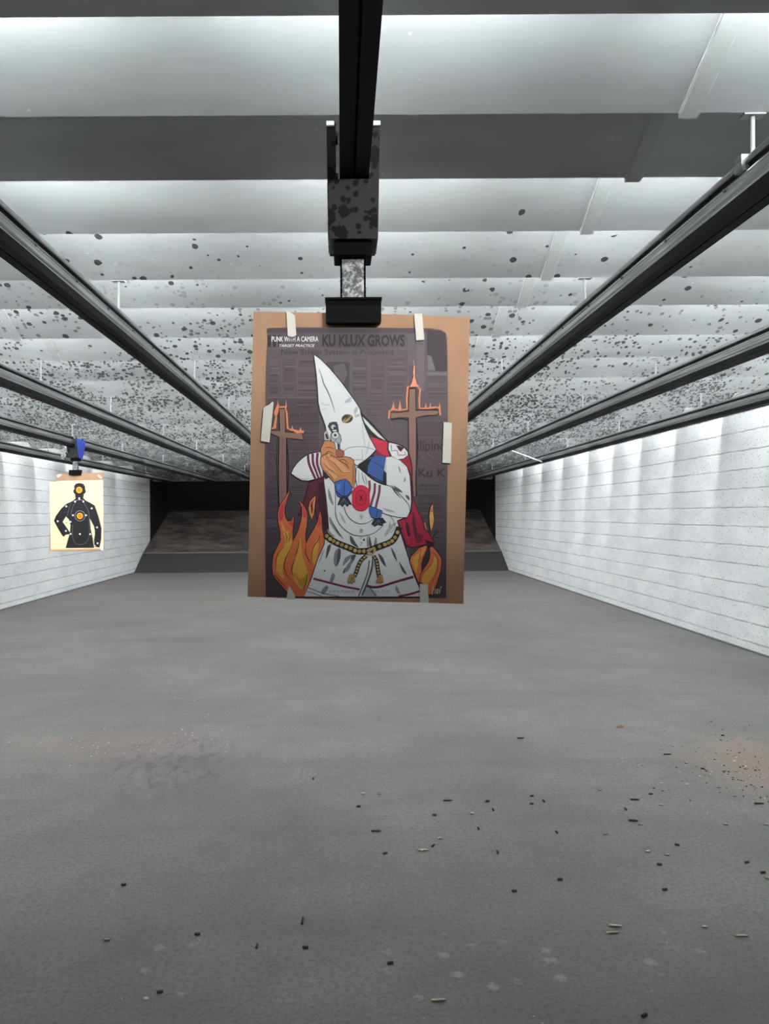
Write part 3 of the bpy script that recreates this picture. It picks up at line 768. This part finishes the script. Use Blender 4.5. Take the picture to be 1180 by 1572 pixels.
# right upper sleeve and forearm
A.P([(593, 702), (602, 702), (614, 707.5), (623.5, 717.5), (627.5, 730), (629, 748), (629.5, 770), (622, 765), (610, 754), (597, 746), (593, 744)], WH)
A.P([(547, 718), (553, 720), (563, 729), (575, 738), (586, 744), (597, 746.5), (607, 754), (617, 764), (627, 776), (628.5, 785), (624, 794), (612, 794), (598, 791), (584, 786), (568, 777), (558, 768), (549, 750), (546, 735)], WH, out=1.1, oc=K)
for pts in ([(598, 744), (607, 750), (614, 756), (607, 753)], [(600, 747), (608, 756), (616, 766), (606, 757)], [(603, 745), (614, 752), (617, 757), (608, 751)], [(622, 760), (627, 762), (628, 768), (624, 765)]): fold(pts, G3)
fold([(611, 716), (613, 718), (615, 727), (612, 722)], G2); fold([(621, 732), (622, 738), (619, 740)], G2); fold([(587, 780), (600, 783), (606, 787), (594, 785)], G1)
for pts in ([(566.5, 738), (567, 750), (564.5, 762), (562, 772)], [(575, 742), (574.5, 755), (571, 768), (568.5, 777)], [(582.5, 744.5), (581.5, 757), (578.5, 770), (576, 781)]): A.L(pts, 3.6, (120, 58, 78), sm=True)
A.L([(555, 724), (557, 735), (561, 745)], 1.2, G3, w2=0.2); A.L([(559, 728), (562, 738), (563, 746)], 1.0, G3, w2=0.2); A.L([(550, 722), (550.5, 735), (551, 745)], 0.9, G2, w2=0.2)
A.L([(549, 717), (560, 726), (573, 736.5), (586, 743), (597, 746)], 2.4, K, w2=0.8)
# left sleeve
A.P([(447.5, 727), (451, 719), (457, 711), (464, 704.5), (472, 698.5), (481, 696), (492, 694.5), (494, 712), (495.5, 731), (489, 734), (481, 736), (473, 738), (463, 737), (454, 732)], WH, out=1.2, oc=K)
A.L([(452, 729), (462, 735), (474, 735.5), (480, 733)], 1.3, G1, w2=0.2)
for pts in ([(472.5, 698), (474, 711), (479, 724), (484, 735)], [(480, 696.5), (480.5, 711), (485, 723), (489, 734)], [(487.5, 695.5), (486.5, 710), (489.5, 722), (493, 733)]): A.L(pts, 3.8, (112, 44, 68))
A.L([(484.5, 697), (483.5, 711), (487, 722), (491, 733)], 1.5, WH)

# hood
hood = [(482, 546), (485, 547.5), (492, 553), (505, 566), (522, 586), (536, 605), (546, 619), (552, 629), (553.2, 637), (556, 646), (560, 657), (566, 671), (577, 691), (570, 700), (560, 707.5), (549, 715), (541, 711), (520, 708), (506, 700), (503, 675), (500, 655), (496, 643), (491.5, 631), (489, 619), (488, 600), (486, 575), (483.3, 555)]
A.P(hood, WH, out=1.4, oc=K)
A.L([(489, 566), (493.5, 578), (497, 590), (504, 604), (509, 617), (514, 634)], 1.7, G3, w2=0.3); A.L([(492, 617), (498, 622), (506, 622)], 0.8, G1); A.L([(494, 630), (500, 627)], 0.9, G1, sm=False)
fold([(529, 617), (536, 611), (541, 611), (534, 617)], G1); fold([(528, 619), (535, 615), (540, 616), (533, 619)], G1); fold([(543, 631), (547, 625), (549, 628), (545, 637)], G1); fold([(544, 638), (550, 636), (552, 639), (546, 641)], G1)
A.L([(505, 570), (512, 578), (524, 594)], 0.6, G1); A.L([(530, 604), (536, 610)], 0.6, G1, sm=False)
A.L([(527, 693), (535, 688), (548, 686), (562, 687), (575, 691)], 1.0, G2); A.L([(541, 707), (550, 706), (560, 707)], 0.9, G2); A.L([(556, 650), (557, 665), (560, 685)], 0.9, G1); A.L([(567, 676), (564, 690), (561, 700)], 1.4, G1, w2=0.2); A.L([(555, 690), (556, 700), (555, 707)], 1.0, G1)
A.L([(574, 694), (562, 705), (550, 713)], 1.0, G2); A.L([(577, 691), (566, 703), (549, 715)], 1.6, K)
A.E(532.8, 643.3, 8.8, 6.6, (58, 50, 34), rot=-0.3); A.E(531, 645.5, 6.5, 3.0, (176, 156, 108), rot=-0.55, oc=K); A.E(536, 641, 5.0, 2.0, (170, 148, 98), rot=-0.55); A.L([(528, 647), (533, 642), (538, 639)], 1.5, (34, 28, 20), w2=0.4)
A.L([(525, 641), (530, 637), (538, 637.5)], 0.8, (150, 130, 90))
# revolver
GR, GRD = (170, 174, 178), (60, 64, 68)
A.P([(503.5, 655), (506, 650), (511, 648.5), (516, 648.5), (518, 653), (519.5, 663), (515, 667), (509, 664)], GRD, out=0.6, oc=K); A.E(511.5, 656, 3.5, 3.6, (200, 204, 206)); A.E(513.5, 657.5, 1.9, 1.9, (40, 42, 45)); A.P([(510, 661), (516, 660), (517, 664), (512, 665)], (225, 228, 230))
A.P([(508, 667), (512, 663.5), (518, 663.5), (522, 669), (523.5, 677), (520, 683), (511, 682), (508, 676)], GR, out=0.9, oc=K); A.E(514.5, 668.5, 5.0, 4.8, (225, 228, 230), out=0.6, oc=K); A.E(514.5, 668.5, 2.4, 2.2, (70, 74, 78)); A.E(515, 675.6, 1.2, 1.2, (120, 124, 128))
A.P([(513, 678), (521.5, 682), (522, 696), (515.5, 697)], (214, 216, 218), out=0.6, oc=K); A.P([(517.5, 680), (521.5, 683), (521, 694), (518.5, 694)], GRD)
A.P([(497, 665), (501, 661), (503.5, 668), (507.5, 678), (498, 677)], (190, 186, 184), out=0.7, oc=K); A.P([(499, 667), (502, 666), (504.5, 675), (501, 674)], (36, 36, 40))
# hands
SK, SKL, SKD = (206, 140, 92), (224, 164, 116), (120, 66, 36)
A.P([(498, 677.5), (506, 677.5), (513, 680.5), (514.5, 690), (517, 693), (517, 699), (520, 704), (526, 700), (524, 708), (510, 706), (498, 703), (493, 699), (492.5, 690), (495, 684)], SK, out=0.9, oc=(44, 22, 14))
A.P([(516, 692), (522, 690), (527.5, 693), (528, 699), (522, 702.5), (516, 699)], (160, 96, 80), out=0.7, oc=(44, 22, 14))
A.P([(492.5, 702), (497, 699), (503, 696.5), (507, 699), (514, 702.5), (522, 703), (528, 701.5), (537, 703), (541.5, 706), (543.5, 713), (545, 724), (544.5, 740), (542.5, 750), (537, 743), (530, 736), (524, 739), (513, 741), (508, 735), (502, 728), (495.5, 721), (492, 712)], SK, out=1.0, oc=(44, 22, 14))
A.P([(494, 704), (499, 703), (504, 712), (512, 720), (518, 730), (512, 736), (503, 726), (496, 716)], SKL, sm=True); A.P([(505, 702), (514, 705), (524, 712), (534, 722), (538, 724), (528, 728), (516, 718), (507, 709)], SKL, sm=True); A.E(504, 699.5, 3.0, 2.8, SKL, out=0.5, oc=SKD); A.E(498.5, 702.5, 2.2, 3.0, SKL, out=0.4, oc=SKD)
for pts in ([(499, 688), (506, 687), (513, 690)], [(497, 700), (504, 693.5), (512, 697)], [(504, 706), (512, 711), (520, 720), (527, 726), (538, 725)], [(496, 710), (502, 718), (512, 725), (520, 732)], [(499, 722), (507, 730), (513, 738)], [(516, 703), (525, 710), (534, 714)], [(520, 707), (528, 706), (534, 712)], [(528, 711), (533, 716), (536, 720)], [(541, 712), (542, 728), (541, 744)]):
    A.L(pts, 1.1, (96, 48, 24), w2=0.25)
A.P([(496, 722), (502, 729), (505, 733), (500, 736), (496, 730)], (44, 46, 40))
# blue tassels
BL = (66, 108, 186)
A.P([(514, 741), (522, 738), (530, 736), (536, 741), (539.5, 748), (539.5, 756), (534, 762), (526, 764), (519, 762), (515, 754)], BL, out=1.0, oc=(20, 30, 60))
A.L([(529, 740), (528, 752), (528, 762)], 1.0, (24, 36, 80)); A.L([(516, 754), (524, 761), (533, 761), (539, 754)], 1.4, (26, 40, 86)); A.P([(517, 744), (523, 742), (522, 752), (517, 752)], (92, 132, 204))
A.P([(523, 763), (533, 763), (537, 770), (540, 775), (536, 774), (533, 778), (529, 773), (526, 778), (522, 774), (518, 776), (520, 770)], (34, 46, 60), out=0.4, oc=K)
for x in (521, 525, 531, 535): A.L([(527.5, 765), (x, 775)], 0.6, (110, 124, 140), sm=False)
A.P([(566.5, 777), (575, 780), (586, 784.5), (584, 793), (578, 797), (570, 793.5), (567, 786)], BL, out=0.9, oc=(20, 30, 60)); A.L([(579, 784), (577, 794)], 0.9, (24, 36, 80), sm=False)
A.P([(575, 796), (587, 795), (592, 802), (588, 803), (586, 807), (580, 805), (575, 808), (570, 804)], (34, 46, 60), out=0.4, oc=K)
for x in (574, 579, 585): A.L([(581, 798), (x, 805)], 0.6, (110, 124, 140), sm=False)
# scoring rings
RG = (86, 92, 98)
A.L([(515, 746), (515, 768), (515, 788), (519, 801), (527, 811), (538, 819), (550, 822.5), (562, 822), (574, 818), (583, 811), (588, 806)], 0.9, RG); A.L([(528.3, 778), (530, 785), (535, 793.5), (543, 800.5), (553, 804), (563, 802.5), (570, 799), (575, 795)], 0.9, RG)
A.L([(597, 790), (603, 798), (605, 806)], 0.7, RG); A.L([(599, 818), (604, 812), (607, 802)], 0.8, G2)
def oval(cx, cy, rx, ry, c):
    k = ry-rx
    pts = [(cx+rx*math.cos(t), cy+rx*math.sin(t)+(k if math.sin(t) > 0 else -k)) for t in [2*math.pi*(i+0.5)/32 for i in range(32)]]
    A.P(pts, c)
oval(553.8, 764.8, 13.6, 20.0, (190, 30, 62)); oval(553.8, 764.6, 12.8, 19.0, (214, 40, 74)); oval(553.8, 764.3, 8.0, 12.0, (150, 22, 52)); oval(553.8, 764.3, 6.8, 10.8, (206, 34, 66))
A.T('X', 550.6, 760, 557.2, 769, (52, 12, 26), bold=0.03)
A.T('9', 552.2, 790, 556.6, 797, G2); A.T('8', 552.2, 811.5, 556.6, 817.5, G2); A.T('7', 552.6, 832, 556.2, 837, G2); A.E(558.3, 828.5, 1.5, 1.7, (50, 52, 56)); A.E(498.2, 876, 1.3, 1.3, (90, 92, 94)); A.T('7', 552.6, 824, 556, 827, G2)
# rope belt
ROPE = [(499, 820), (505, 826), (512, 830.5), (520, 834.5), (529, 838), (538, 841.5), (547, 845.5), (556, 846), (566, 845), (576, 841), (588, 836.5), (596, 833.5), (603, 829), (608.5, 820), (612.5, 809)]
A.L(ROPE, 9.4, (36, 28, 16))
TN, TN2 = (200, 174, 116), (176, 150, 92)
sp = smooth_closed(ROPE, 4, False)
for i in range(2, len(sp)-1, 3):
    a, c = sp[i-1], sp[min(i+1, len(sp)-1)]; an = math.atan2(c[1]-a[1], c[0]-a[0])
    A.E(sp[i][0], sp[i][1], 2.9, 2.9, TN if i % 2 else TN2, rot=an+0.4)
A.E(567, 846, 6.5, 5.4, (36, 28, 16)); A.E(567, 844, 5.4, 2.3, (190, 160, 120), rot=-0.35); A.E(567.5, 849.5, 4.8, 2.2, (204, 176, 140), rot=0.2); A.E(574.5, 845, 2.0, 4.0, (196, 168, 128), rot=0.3)
for path in ([(562, 853), (555, 859), (550, 868), (547, 877), (543.5, 885)], [(573, 853), (577.5, 861), (579, 870), (580.5, 879), (582, 887)]):
    A.L(path, 6.2, (36, 28, 16)); q2 = smooth_closed(path, 2, False)
    for i in range(0, len(q2)):
        A.E(q2[i][0], q2[i][1], 1.9, 1.7, TN if i % 2 else (190, 160, 120), n=14)
for cx, cy, s_ in ((540, 889, -1), (582.5, 889, 1)):
    A.P([(cx-2+s_, cy-7), (cx+3, cy-7), (cx+5 if s_ > 0 else cx+4, cy+5), (cx+2, cy+4), (cx, cy+7), (cx-2, cy+4), (cx-5, cy+6), (cx-6 if s_ < 0 else cx-5, cy+3)], (196, 160, 96), out=0.7, oc=(50, 36, 16))
    for k in (-3, 0, 3): A.L([(cx, cy-4), (cx+k, cy+5)], 0.5, (90, 66, 30), sm=False)
# flames, right
A.P([(651, 838), (642, 841.5), (636, 848), (630, 855), (628.7, 861), (632, 871), (637, 882), (641.5, 894), (644, 888), (646, 876), (645.8, 865), (648.5, 856), (653, 846), (655, 838)], FO, out=1.1, oc=OL)
A.P([(648, 843), (640, 850), (632, 859), (634, 868), (638, 878), (641, 870), (643, 856)], FY, sm=True); A.P([(653.5, 839), (647, 840.5), (644, 850), (642, 858), (649, 850)], (226, 160, 84))
A.P([(659, 840), (663, 839), (670, 847), (675.5, 855), (677, 862), (675, 877), (669, 897), (662.5, 912), (658, 912), (655, 898), (650, 897), (644, 893), (645, 882), (650, 873), (657, 863), (660, 852)], FO, out=1.2, oc=OL)
A.P([(666, 854), (669.5, 860), (669, 874), (662, 888), (656, 895), (648, 894), (648, 884), (653, 876), (660, 868), (664, 862)], FY, sm=True); A.L([(663, 846), (669, 853), (671.5, 862), (669, 878), (662, 893)], 1.1, (130, 56, 30), w2=0.2); A.L([(664, 858), (660, 868), (650, 878), (647, 886)], 0.9, (130, 56, 30), w2=0.2); A.L([(646, 842), (643, 856), (641, 864)], 0.9, (130, 56, 30), w2=0.2)
A.P([(663.5, 773), (660, 780), (658.3, 792), (659, 806), (661, 816), (664, 806), (665.4, 797), (664, 786)], (226, 172, 96), out=0.9, oc=OL); A.P([(662.5, 777), (660, 786), (663.5, 786)], (180, 110, 120)); A.P([(652, 800), (654, 810), (655.5, 815), (652, 812), (650, 804)], (196, 120, 110), out=0.6, oc=OL)
A.L([(662, 826), (667, 820), (671, 815)], 1.4, K, w2=0.2); A.P([(655, 842), (659, 842), (657, 860), (648, 872), (650, 858)], (62, 54, 48))
# signature
A.T('101', 666, 903, 675, 911, (236, 234, 238), bold=0.01, shear=0.2); A.L([(664, 899), (663, 912)], 0.9, (236, 234, 238), sm=False); A.E(676, 901, 1.1, 1.1, (236, 234, 238))
px_, pz_ = at(547, 711, PD)
poster = A.build('target_poster', (px_, PD-0.004, pz_))
tag(poster, 'large printed target poster of a robed hooded figure taped to brown cardboard', 'poster')
tapes = [([(440, 479.5), (446, 481), (453, 486), (455, 516), (450, 519), (442, 517.5)], 'masking tape strip over the top left edge of the hooded figure poster'),
         ([(635, 483), (647, 483), (650.5, 523), (638, 524)], 'bright masking tape strip over the top right edge of the hooded figure poster'),
         ([(408, 625), (414, 622), (418, 617.5), (420.5, 619), (414, 680), (401, 677.5), (405, 628)], 'tilted masking tape strip on the left side of the poster beside the left cross'),
         ([(680, 648.5), (692.5, 650), (691, 711.5), (678, 711)], 'upright masking tape strip on the right side of the hooded figure poster'),
         ([(443, 900), (446, 901), (453, 913), (453, 919.5), (440, 919.3)], 'pointed scrap of tape at the bottom left over the printed flames'),
         ([(643.5, 896), (656, 896), (657, 925), (643.5, 924.5)], 'tape strip at the bottom right corner over the poster flames')]
for pts, lab in tapes:
    board('tape_strip', pts, PD, PD-0.0118, 0.0003, M['tape'], lab, 'tape', 'tape strips holding the hooded figure poster')

# ------------------------------------------------------------------ silhouette target on the left
board('cardboard_backing', [(86.5, 727.5), (110, 727), (158, 725.5), (159.5, 843), (155, 845), (75.5, 846.5), (77, 790), (87, 745)], TD, TD, 0.006, M['card'],
      'small brown cardboard sheet behind the silhouette target at left', 'cardboard')
B = Art(TD, TD-0.006, step=0.00015)
CR, BK, GY = (246, 226, 180), (30, 28, 32), (150, 150, 155)
B.P([(76, 739.5), (100, 738), (158.3, 736.8), (158.8, 790), (159, 841), (156, 842), (78, 843.5), (77.5, 800)], CR)
B.R(79, 790.5, 98, 791.2, (226, 204, 158)); B.R(79, 815, 90, 815.8, (222, 200, 154)); B.R(140, 753, 157, 753.6, (234, 214, 168)); B.R(80, 768, 100, 768.6, (234, 214, 168)); B.L([(77.3, 741), (78.5, 842)], 0.8, (252, 244, 220), sm=False); B.L([(157.6, 738), (158, 841)], 0.8, (252, 244, 220), sm=False)
B.P([(114, 746), (117, 742.5), (122, 741.5), (128, 742.8), (130.8, 747), (131, 751.5), (132, 754), (131, 757), (129, 758.5), (128, 764.5), (132, 768.5), (139, 772), (145.5, 776), (148.5, 784), (152, 795), (156, 811), (155.5, 828), (153, 840.5), (145, 839), (144.5, 828), (146, 820), (144.5, 808), (138, 796), (139.5, 812), (142.5, 826), (144.5, 841), (101, 841.3), (104, 830), (107, 820), (101, 821), (98, 824.3), (95, 821), (89, 811), (83, 799.5), (86, 792), (94, 781), (102, 773.5), (111, 769.5), (116, 765.5), (115.5, 759), (113, 756), (112.8, 752.5), (114.5, 751)], BK, sm=False)
B.P([(101.5, 793), (96.5, 801), (102, 809), (107.5, 817), (108.4, 806), (106, 797.5)], CR); B.L([(139, 799), (141.5, 806), (145, 814), (144.6, 824)], 1.6, CR, w2=0.4)
B.E(121.8, 752.2, 4.8, 4.9, (244, 160, 50)); B.E(121.8, 752.2, 3.0, 3.1, (228, 130, 20)); B.E(123, 792, 8.0, 8.2, GY); B.E(123, 792, 7.3, 7.5, BK); B.E(123, 792, 4.9, 4.9, (244, 160, 50)); B.E(123, 792, 3.0, 3.0, (228, 130, 20))
B.L([(112, 805), (111.5, 822), (115, 833), (123, 836), (132, 833), (137, 822), (137, 800), (136, 785), (131, 776), (128, 769)], 0.5, (110, 110, 112)); B.L([(118, 769), (112, 778), (109, 790)], 0.5, (110, 110, 112)); B.L([(116, 768.5), (123, 767.5), (129, 768)], 0.5, (150, 150, 140)); B.L([(109, 772), (105, 785), (104, 792)], 0.4, (110, 110, 112))
for x, y in ((102, 777.3), (141, 780.4), (89, 800.2), (101.5, 815), (108.8, 819.6), (123, 819.8), (138.8, 820), (149.3, 809.6), (150, 834), (145.6, 837.8), (112.3, 791), (132.3, 791), (115.5, 770), (128.3, 770), (108.5, 801)):
    B.E(x, y, 1.5, 1.6, (205, 205, 200), n=12, up=False)
B.E(122, 765.5, 1.4, 2.2, (226, 190, 205), n=12); B.E(102, 802.5, 1, 1.2, (150, 140, 110), n=10)
B.P([(78, 843.5), (156, 841.5), (158, 844), (76, 846)], (214, 172, 132)); B.P([(153, 838), (158.8, 838), (158.8, 844.5), (156, 845)], (248, 244, 236))
bx_, bz_ = at(118, 790, TD)
tag(B.build('silhouette_target', (bx_, TD-0.006, bz_)), 'cream paper target with black torso silhouette and orange centres hanging at left', 'poster')
board('tape_strip', [(88, 729), (94, 728), (95, 729.5), (90, 733), (88, 733)], TD, TD-0.009, 0.001, M['tape'], 'small white tape piece at the top left of the silhouette target cardboard', 'tape')
board('tape_strip', [(150, 729), (152, 728.5), (157, 733.5), (155, 735), (151, 732)], TD, TD-0.009, 0.001, M['tape'], 'small white tape piece at the top right of the silhouette target cardboard', 'tape')

# ------------------------------------------------------------------ casings on the floor
def case_mesh(L, r, bottleneck, mat):
    b = MB()
    if bottleneck:
        prof = [(0, r*0.9), (0.001, r), (0.0025, r), (0.003, r*0.86), (0.004, r*0.86), (0.005, r*0.98), (L*0.78, r*0.94), (L*0.86, r*0.66), (L, r*0.65)]
    else:
        prof = [(0, r*0.9), (0.0006, r), (0.0014, r), (0.0018, r*0.86), (0.0026, r*0.86), (0.0032, r), (L, r*0.97)]
    b.lathe(prof, 16, 0)
    rr = prof[-1][1]*0.86
    n = 16; ring = [(L, prof[-1][1]*math.cos(2*math.pi*i/n), prof[-1][1]*math.sin(2*math.pi*i/n)) for i in range(n)]
    ring2 = [(L, rr*math.cos(2*math.pi*i/n), rr*math.sin(2*math.pi*i/n)) for i in range(n)]
    ring3 = [(L*0.3, rr*math.cos(2*math.pi*i/n), rr*math.sin(2*math.pi*i/n)) for i in range(n)]
    b.add(ring+ring2, [(i, (i+1) % n, n+(i+1) % n, n+i) for i in range(n)], 0)
    b.add(ring2+ring3, [(i, (i+1) % n, n+(i+1) % n, n+i) for i in range(n)] + [tuple(range(n, 2*n))], 1)
    me_o = b.build('casing_source', [mat, M['mouth']], smooth=True)
    me = me_o.data; bpy.data.objects.remove(me_o); return me
CM = {('L', 'b'): case_mesh(0.045, 0.0048, True, M['brass']), ('S', 'b'): case_mesh(0.0195, 0.005, False, M['brass']),
      ('L', 'd'): case_mesh(0.045, 0.0048, True, M['dullbrass']), ('S', 'd'): case_mesh(0.0195, 0.005, False, M['dullbrass'])}
cases = [  # px, py, kind, tone, heading, label
 (672.9, 1535.4, 'L', 'b', 3, 'long bottleneck casing lying sideways nearest the bottom edge, right of centre'),
 (1138, 1437, 'L', 'b', -1, 'long bottleneck casing lying sideways at the lower right by the photo edge'),
 (944, 1421.5, 'L', 'b', -8, 'long bottleneck casing, upper one of the close pair at lower right'),
 (939, 1432, 'L', 'b', 4, 'long bottleneck casing, lower one of the close pair at lower right'),
 (648.8, 1305, 'L', 'b', 2, 'long bottleneck casing lying sideways below the poster, middle of the floor'),
 (1024, 1158, 'L', 'd', 2, 'long dark casing lying left of the rusty dust patch at right'),
 (463.7, 1413, 'L', 'd', 88, 'long dark casing pointing straight away from the camera, lower left of centre'),
 (988.5, 1559, 'S', 'd', 30, 'short dark casing at the very bottom edge on the right'),
 (245.5, 1523, 'S', 'd', 15, 'short dark casing at the lower left beside a white chip'),
 (598.8, 1478.5, 'S', 'd', 8, 'short dark casing low in the middle of the floor'),
 (468.5, 1454.4, 'S', 'd', -6, 'short dark casing just below the upright long casing, lower centre'),
 (302.8, 1434, 'S', 'd', 5, 'short casing with pale top between the two left casings and the centre ones'),
 (164, 1443, 'S', 'b', -2, 'short bright casing lying sideways at the lower left'),
 (189.7, 1358, 'S', 'd', 8, 'short dark casing alone on the left, highest of the lower left casings'),
 (1081, 1423, 'S', 'b', -12, 'short casing left of the long one at the lower right edge'),
 (1020, 1365.5, 'S', 'd', 14, 'short dark casing above the close pair of long casings at lower right'),
 (1011.9, 1327, 'S', 'd', -10, 'short dark casing just below two paler ones on the right'),
 (993.6, 1307, 'S', 'b', 0, 'short bright casing, left of a pair near the right centre of the floor'),
 (1023.7, 1312.5, 'S', 'b', 4, 'short thin looking casing right of the bright one near the right centre'),
 (1170.5, 1339.5, 'S', 'd', 10, 'short dark casing by the right photo edge, upper of two'),
 (1177, 1348, 'S', 'b', -20, 'short pale casing cut by the right photo edge, lower of two'),
 (1113.6, 1265.5, 'S', 'b', -5, 'short casing just below the rusty dust patch at right'),
 (1175, 1266, 'S', 'b', 4, 'short casing at the right photo edge below the rusty dust patch'),
 (928.8, 1280.7, 'S', 'b', 3, 'short bright casing standing out right of the dark dot casing'),
 (971.5, 1259.7, 'L', 'd', -12, 'long dull casing lying aslant right of the middle, above a short one'),
 (982.7, 1265.8, 'S', 'b', -6, 'short casing touching distance below the aslant long casing'),
 (974, 1227.5, 'L', 'd', -4, 'long dull casing left of the rusty dust patch, below centre right'),
 (816, 1222, 'S', 'd', 20, 'short very dark casing right of centre below the poster corner'),
 (666.8, 1251, 'S', 'd', -10, 'short dark casing above the long one in the middle of the floor'),
 (724, 1249, 'S', 'b', 2, 'short pale casing between two dark dots in the middle'),
 (675, 1287, 'S', 'b', 0, 'short bright casing just up and right of the middle long casing'),
 (664.4, 1298.5, 'S', 'd', 60, 'short dull casing touching distance right of the middle long casing'),
 (590.8, 1310, 'S', 'd', 30, 'short dull casing left of the middle long casing'),
 (557, 1218.5, 'S', 'b', -3, 'short bright casing, left one of the pair below the poster'),
 (582, 1218.5, 'S', 'b', 3, 'short bright casing, right one of the pair below the poster'),
 (577, 1275.8, 'L', 'd', -1, 'long faint casing lying sideways below the bright pair'),
 (687, 1229, 'L', 'd', 3, 'long faint casing right of the bright pair below the poster'),
 (789, 1368, 'S', 'd', 0, 'short dull casing alone right of centre in the lower part of the floor'),
 (1053, 1171, 'S', 'b', 14, 'short casing right of the long dark one near the rusty patch'),
 (798.6, 1133, 'L', 'd', 0, 'long faint casing far out, right of the poster bottom corner'),
 (1165, 1233.5, 'L', 'd', -4, 'long dark casing at the lower part of the rusty dust patch'),
]
for px, py, tone, hd, lab in (
 (550, 1237.8, 'd', 10, 'tiny dark casing just below the bright pair under the poster'),
 (815.6, 1234, 'd', -8, 'small flat looking casing directly below the very dark one right of centre'),
 (920.7, 1212.5, 'b', 5, 'small pale casing topmost of the scatter at right centre'),
 (998.6, 1219, 'd', 12, 'small dull casing left of the rusty patch, right of a long dull one'),
 (1014, 1235.6, 'b', -15, 'small pale casing just under another at the left side of the rusty patch'),
 (748, 1230, 'd', 6, 'small dull casing just above a dark dot casing in the middle'),
 (1039, 1297, 'd', -20, 'small dull casing up and right of the two pale ones at right'),
 (1146, 1324, 'd', 18, 'small dull casing alone left of the pair at the right photo edge'),
 (859, 1350, 'd', 3, 'faint small casing alone below the lowest dark dot, right of centre'),
 (1078, 1180, 'd', -10, 'small dark casing just right of the short one near the rusty patch'),
 (1109, 1129, 'd', 4, 'small dark casing at the top of the rusty dust patch'),
 (480.7, 1195.4, 'd', 90, 'end on casing like a dark dot, leftmost one below the poster'),
 (756.6, 1243, 'd', 90, 'end on casing like a dark dot, beside a small pale casing in the middle'),
 (734, 1272, 'd', 90, 'end on casing like a dark dot, between the middle long casing and right scatter'),
 (763.4, 1308, 'd', 90, 'end on casing like a dark dot, level with the middle long casing'),
 (834, 1229.5, 'd', 90, 'end on casing like a dark dot, touching distance from the very dark casing'),
 (854, 1277.6, 'd', 90, 'end on casing like a dark dot, left of a bright short one'),
 (960, 1242, 'd', 90, 'end on casing like a dark dot, just below a long dull casing'),
 (394, 1453, 'd', 90, 'end on casing like a dark dot, low on the left of the floor')):
    cases.append((px, py, 'S', tone, hd, lab))
for px, py, kd, tone, hd, lab in cases:
    x, y = on_floor(px, py, 0.004)
    o = bpy.data.objects.new('bullet_casing', CM[(kd, tone)]); C.objects.link(o)
    L = 0.045 if kd == 'L' else 0.0195
    a = math.radians(hd)
    o.location = (x-math.cos(a)*L/2, y-math.sin(a)*L/2, 0.0050); o.rotation_euler = (0, 0, a)
    tag(o, lab, 'casing', 'spent casings on the floor')

def shard(name, px, py, s, mat, label, cat, flat=0.3):
    x, y = on_floor(px, py)
    r = random.Random(int(px*7+py)); b = MB()
    n = 7; top = []; bot = []
    for i in range(n):
        t = 2*math.pi*i/n; q_ = s*(0.6+0.5*r.random())
        bot.append((q_*math.cos(t), q_*0.7*math.sin(t), 0)); top.append((q_*0.7*math.cos(t), q_*0.5*math.sin(t), s*flat*(0.5+r.random())))
    b.add(bot+top, [(i, (i+1) % n, n+(i+1) % n, n+i) for i in range(n)]+[tuple(range(n, 2*n)), tuple(range(n-1, -1, -1))])
    o = b.build(name, mat); o.location = (x, y, 0.0005); tag(o, label, cat)
shard('white_chip', 224, 1533, 0.009, M['frag'], 'tiny white chip on the floor beside the short dark casing at lower left', 'chip')
shard('reddish_scrap', 952, 1117, 0.032, M['scrap'], 'crumpled reddish scrap lying alone on the floor right of the poster', 'scrap')

def litter(name, n, spots_, mats, smin, smax, label, seed):
    r = random.Random(seed); b = MB()
    for i in range(n):
        cx, cy, sx, sy = r.choice(spots_)
        px, py = r.gauss(cx, sx), r.gauss(cy, sy)
        if px > 1178 and cx < 1180: pass
        x, y = on_floor(px, max(py, 1000)); s = r.uniform(smin, smax); h = s*r.uniform(0.3, 0.8); a = r.uniform(0, 3)
        c, q_ = math.cos(a), math.sin(a)
        base = [(s*c, s*q_), (-s*0.4*q_, s*0.4*c), (-s*0.9*c, -s*0.9*q_), (s*0.5*q_, -s*0.5*c)]
        vs = [(x+u, y+v, 0.0004) for u, v in base] + [(x+u*0.6, y+v*0.6, h) for u, v in base]
        b.add(vs, [(0, 3, 2, 1), (4, 5, 6, 7), (0, 1, 5, 4), (1, 2, 6, 5), (2, 3, 7, 6), (3, 0, 4, 7)], r.randrange(len(mats)))
    o = b.build(name, mats); tag(o, label, 'debris', kind='stuff')
litter('debris_crumbs', 190, [(1140, 1175, 38, 26), (1150, 1200, 30, 20), (1110, 1190, 40, 30), (1060, 1170, 50, 26)], [M['frag2'], M['frag2'], M['dullbrass'], M['frag']], 0.003, 0.009, 'brown and pale crumbs strewn over the rusty dust patch at the right', 5)
litter('white_crumbs', 130, [(150, 1150, 10, 6), (225, 1150, 25, 8), (270, 1128, 40, 12), (110, 1140, 35, 14), (310, 1130, 30, 14), (250, 1095, 90, 22)], [M['frag'], M['frag'], M['frag2']], 0.002, 0.0065, 'white paper crumbs sprinkled on the floor at left, middle distance', 9)
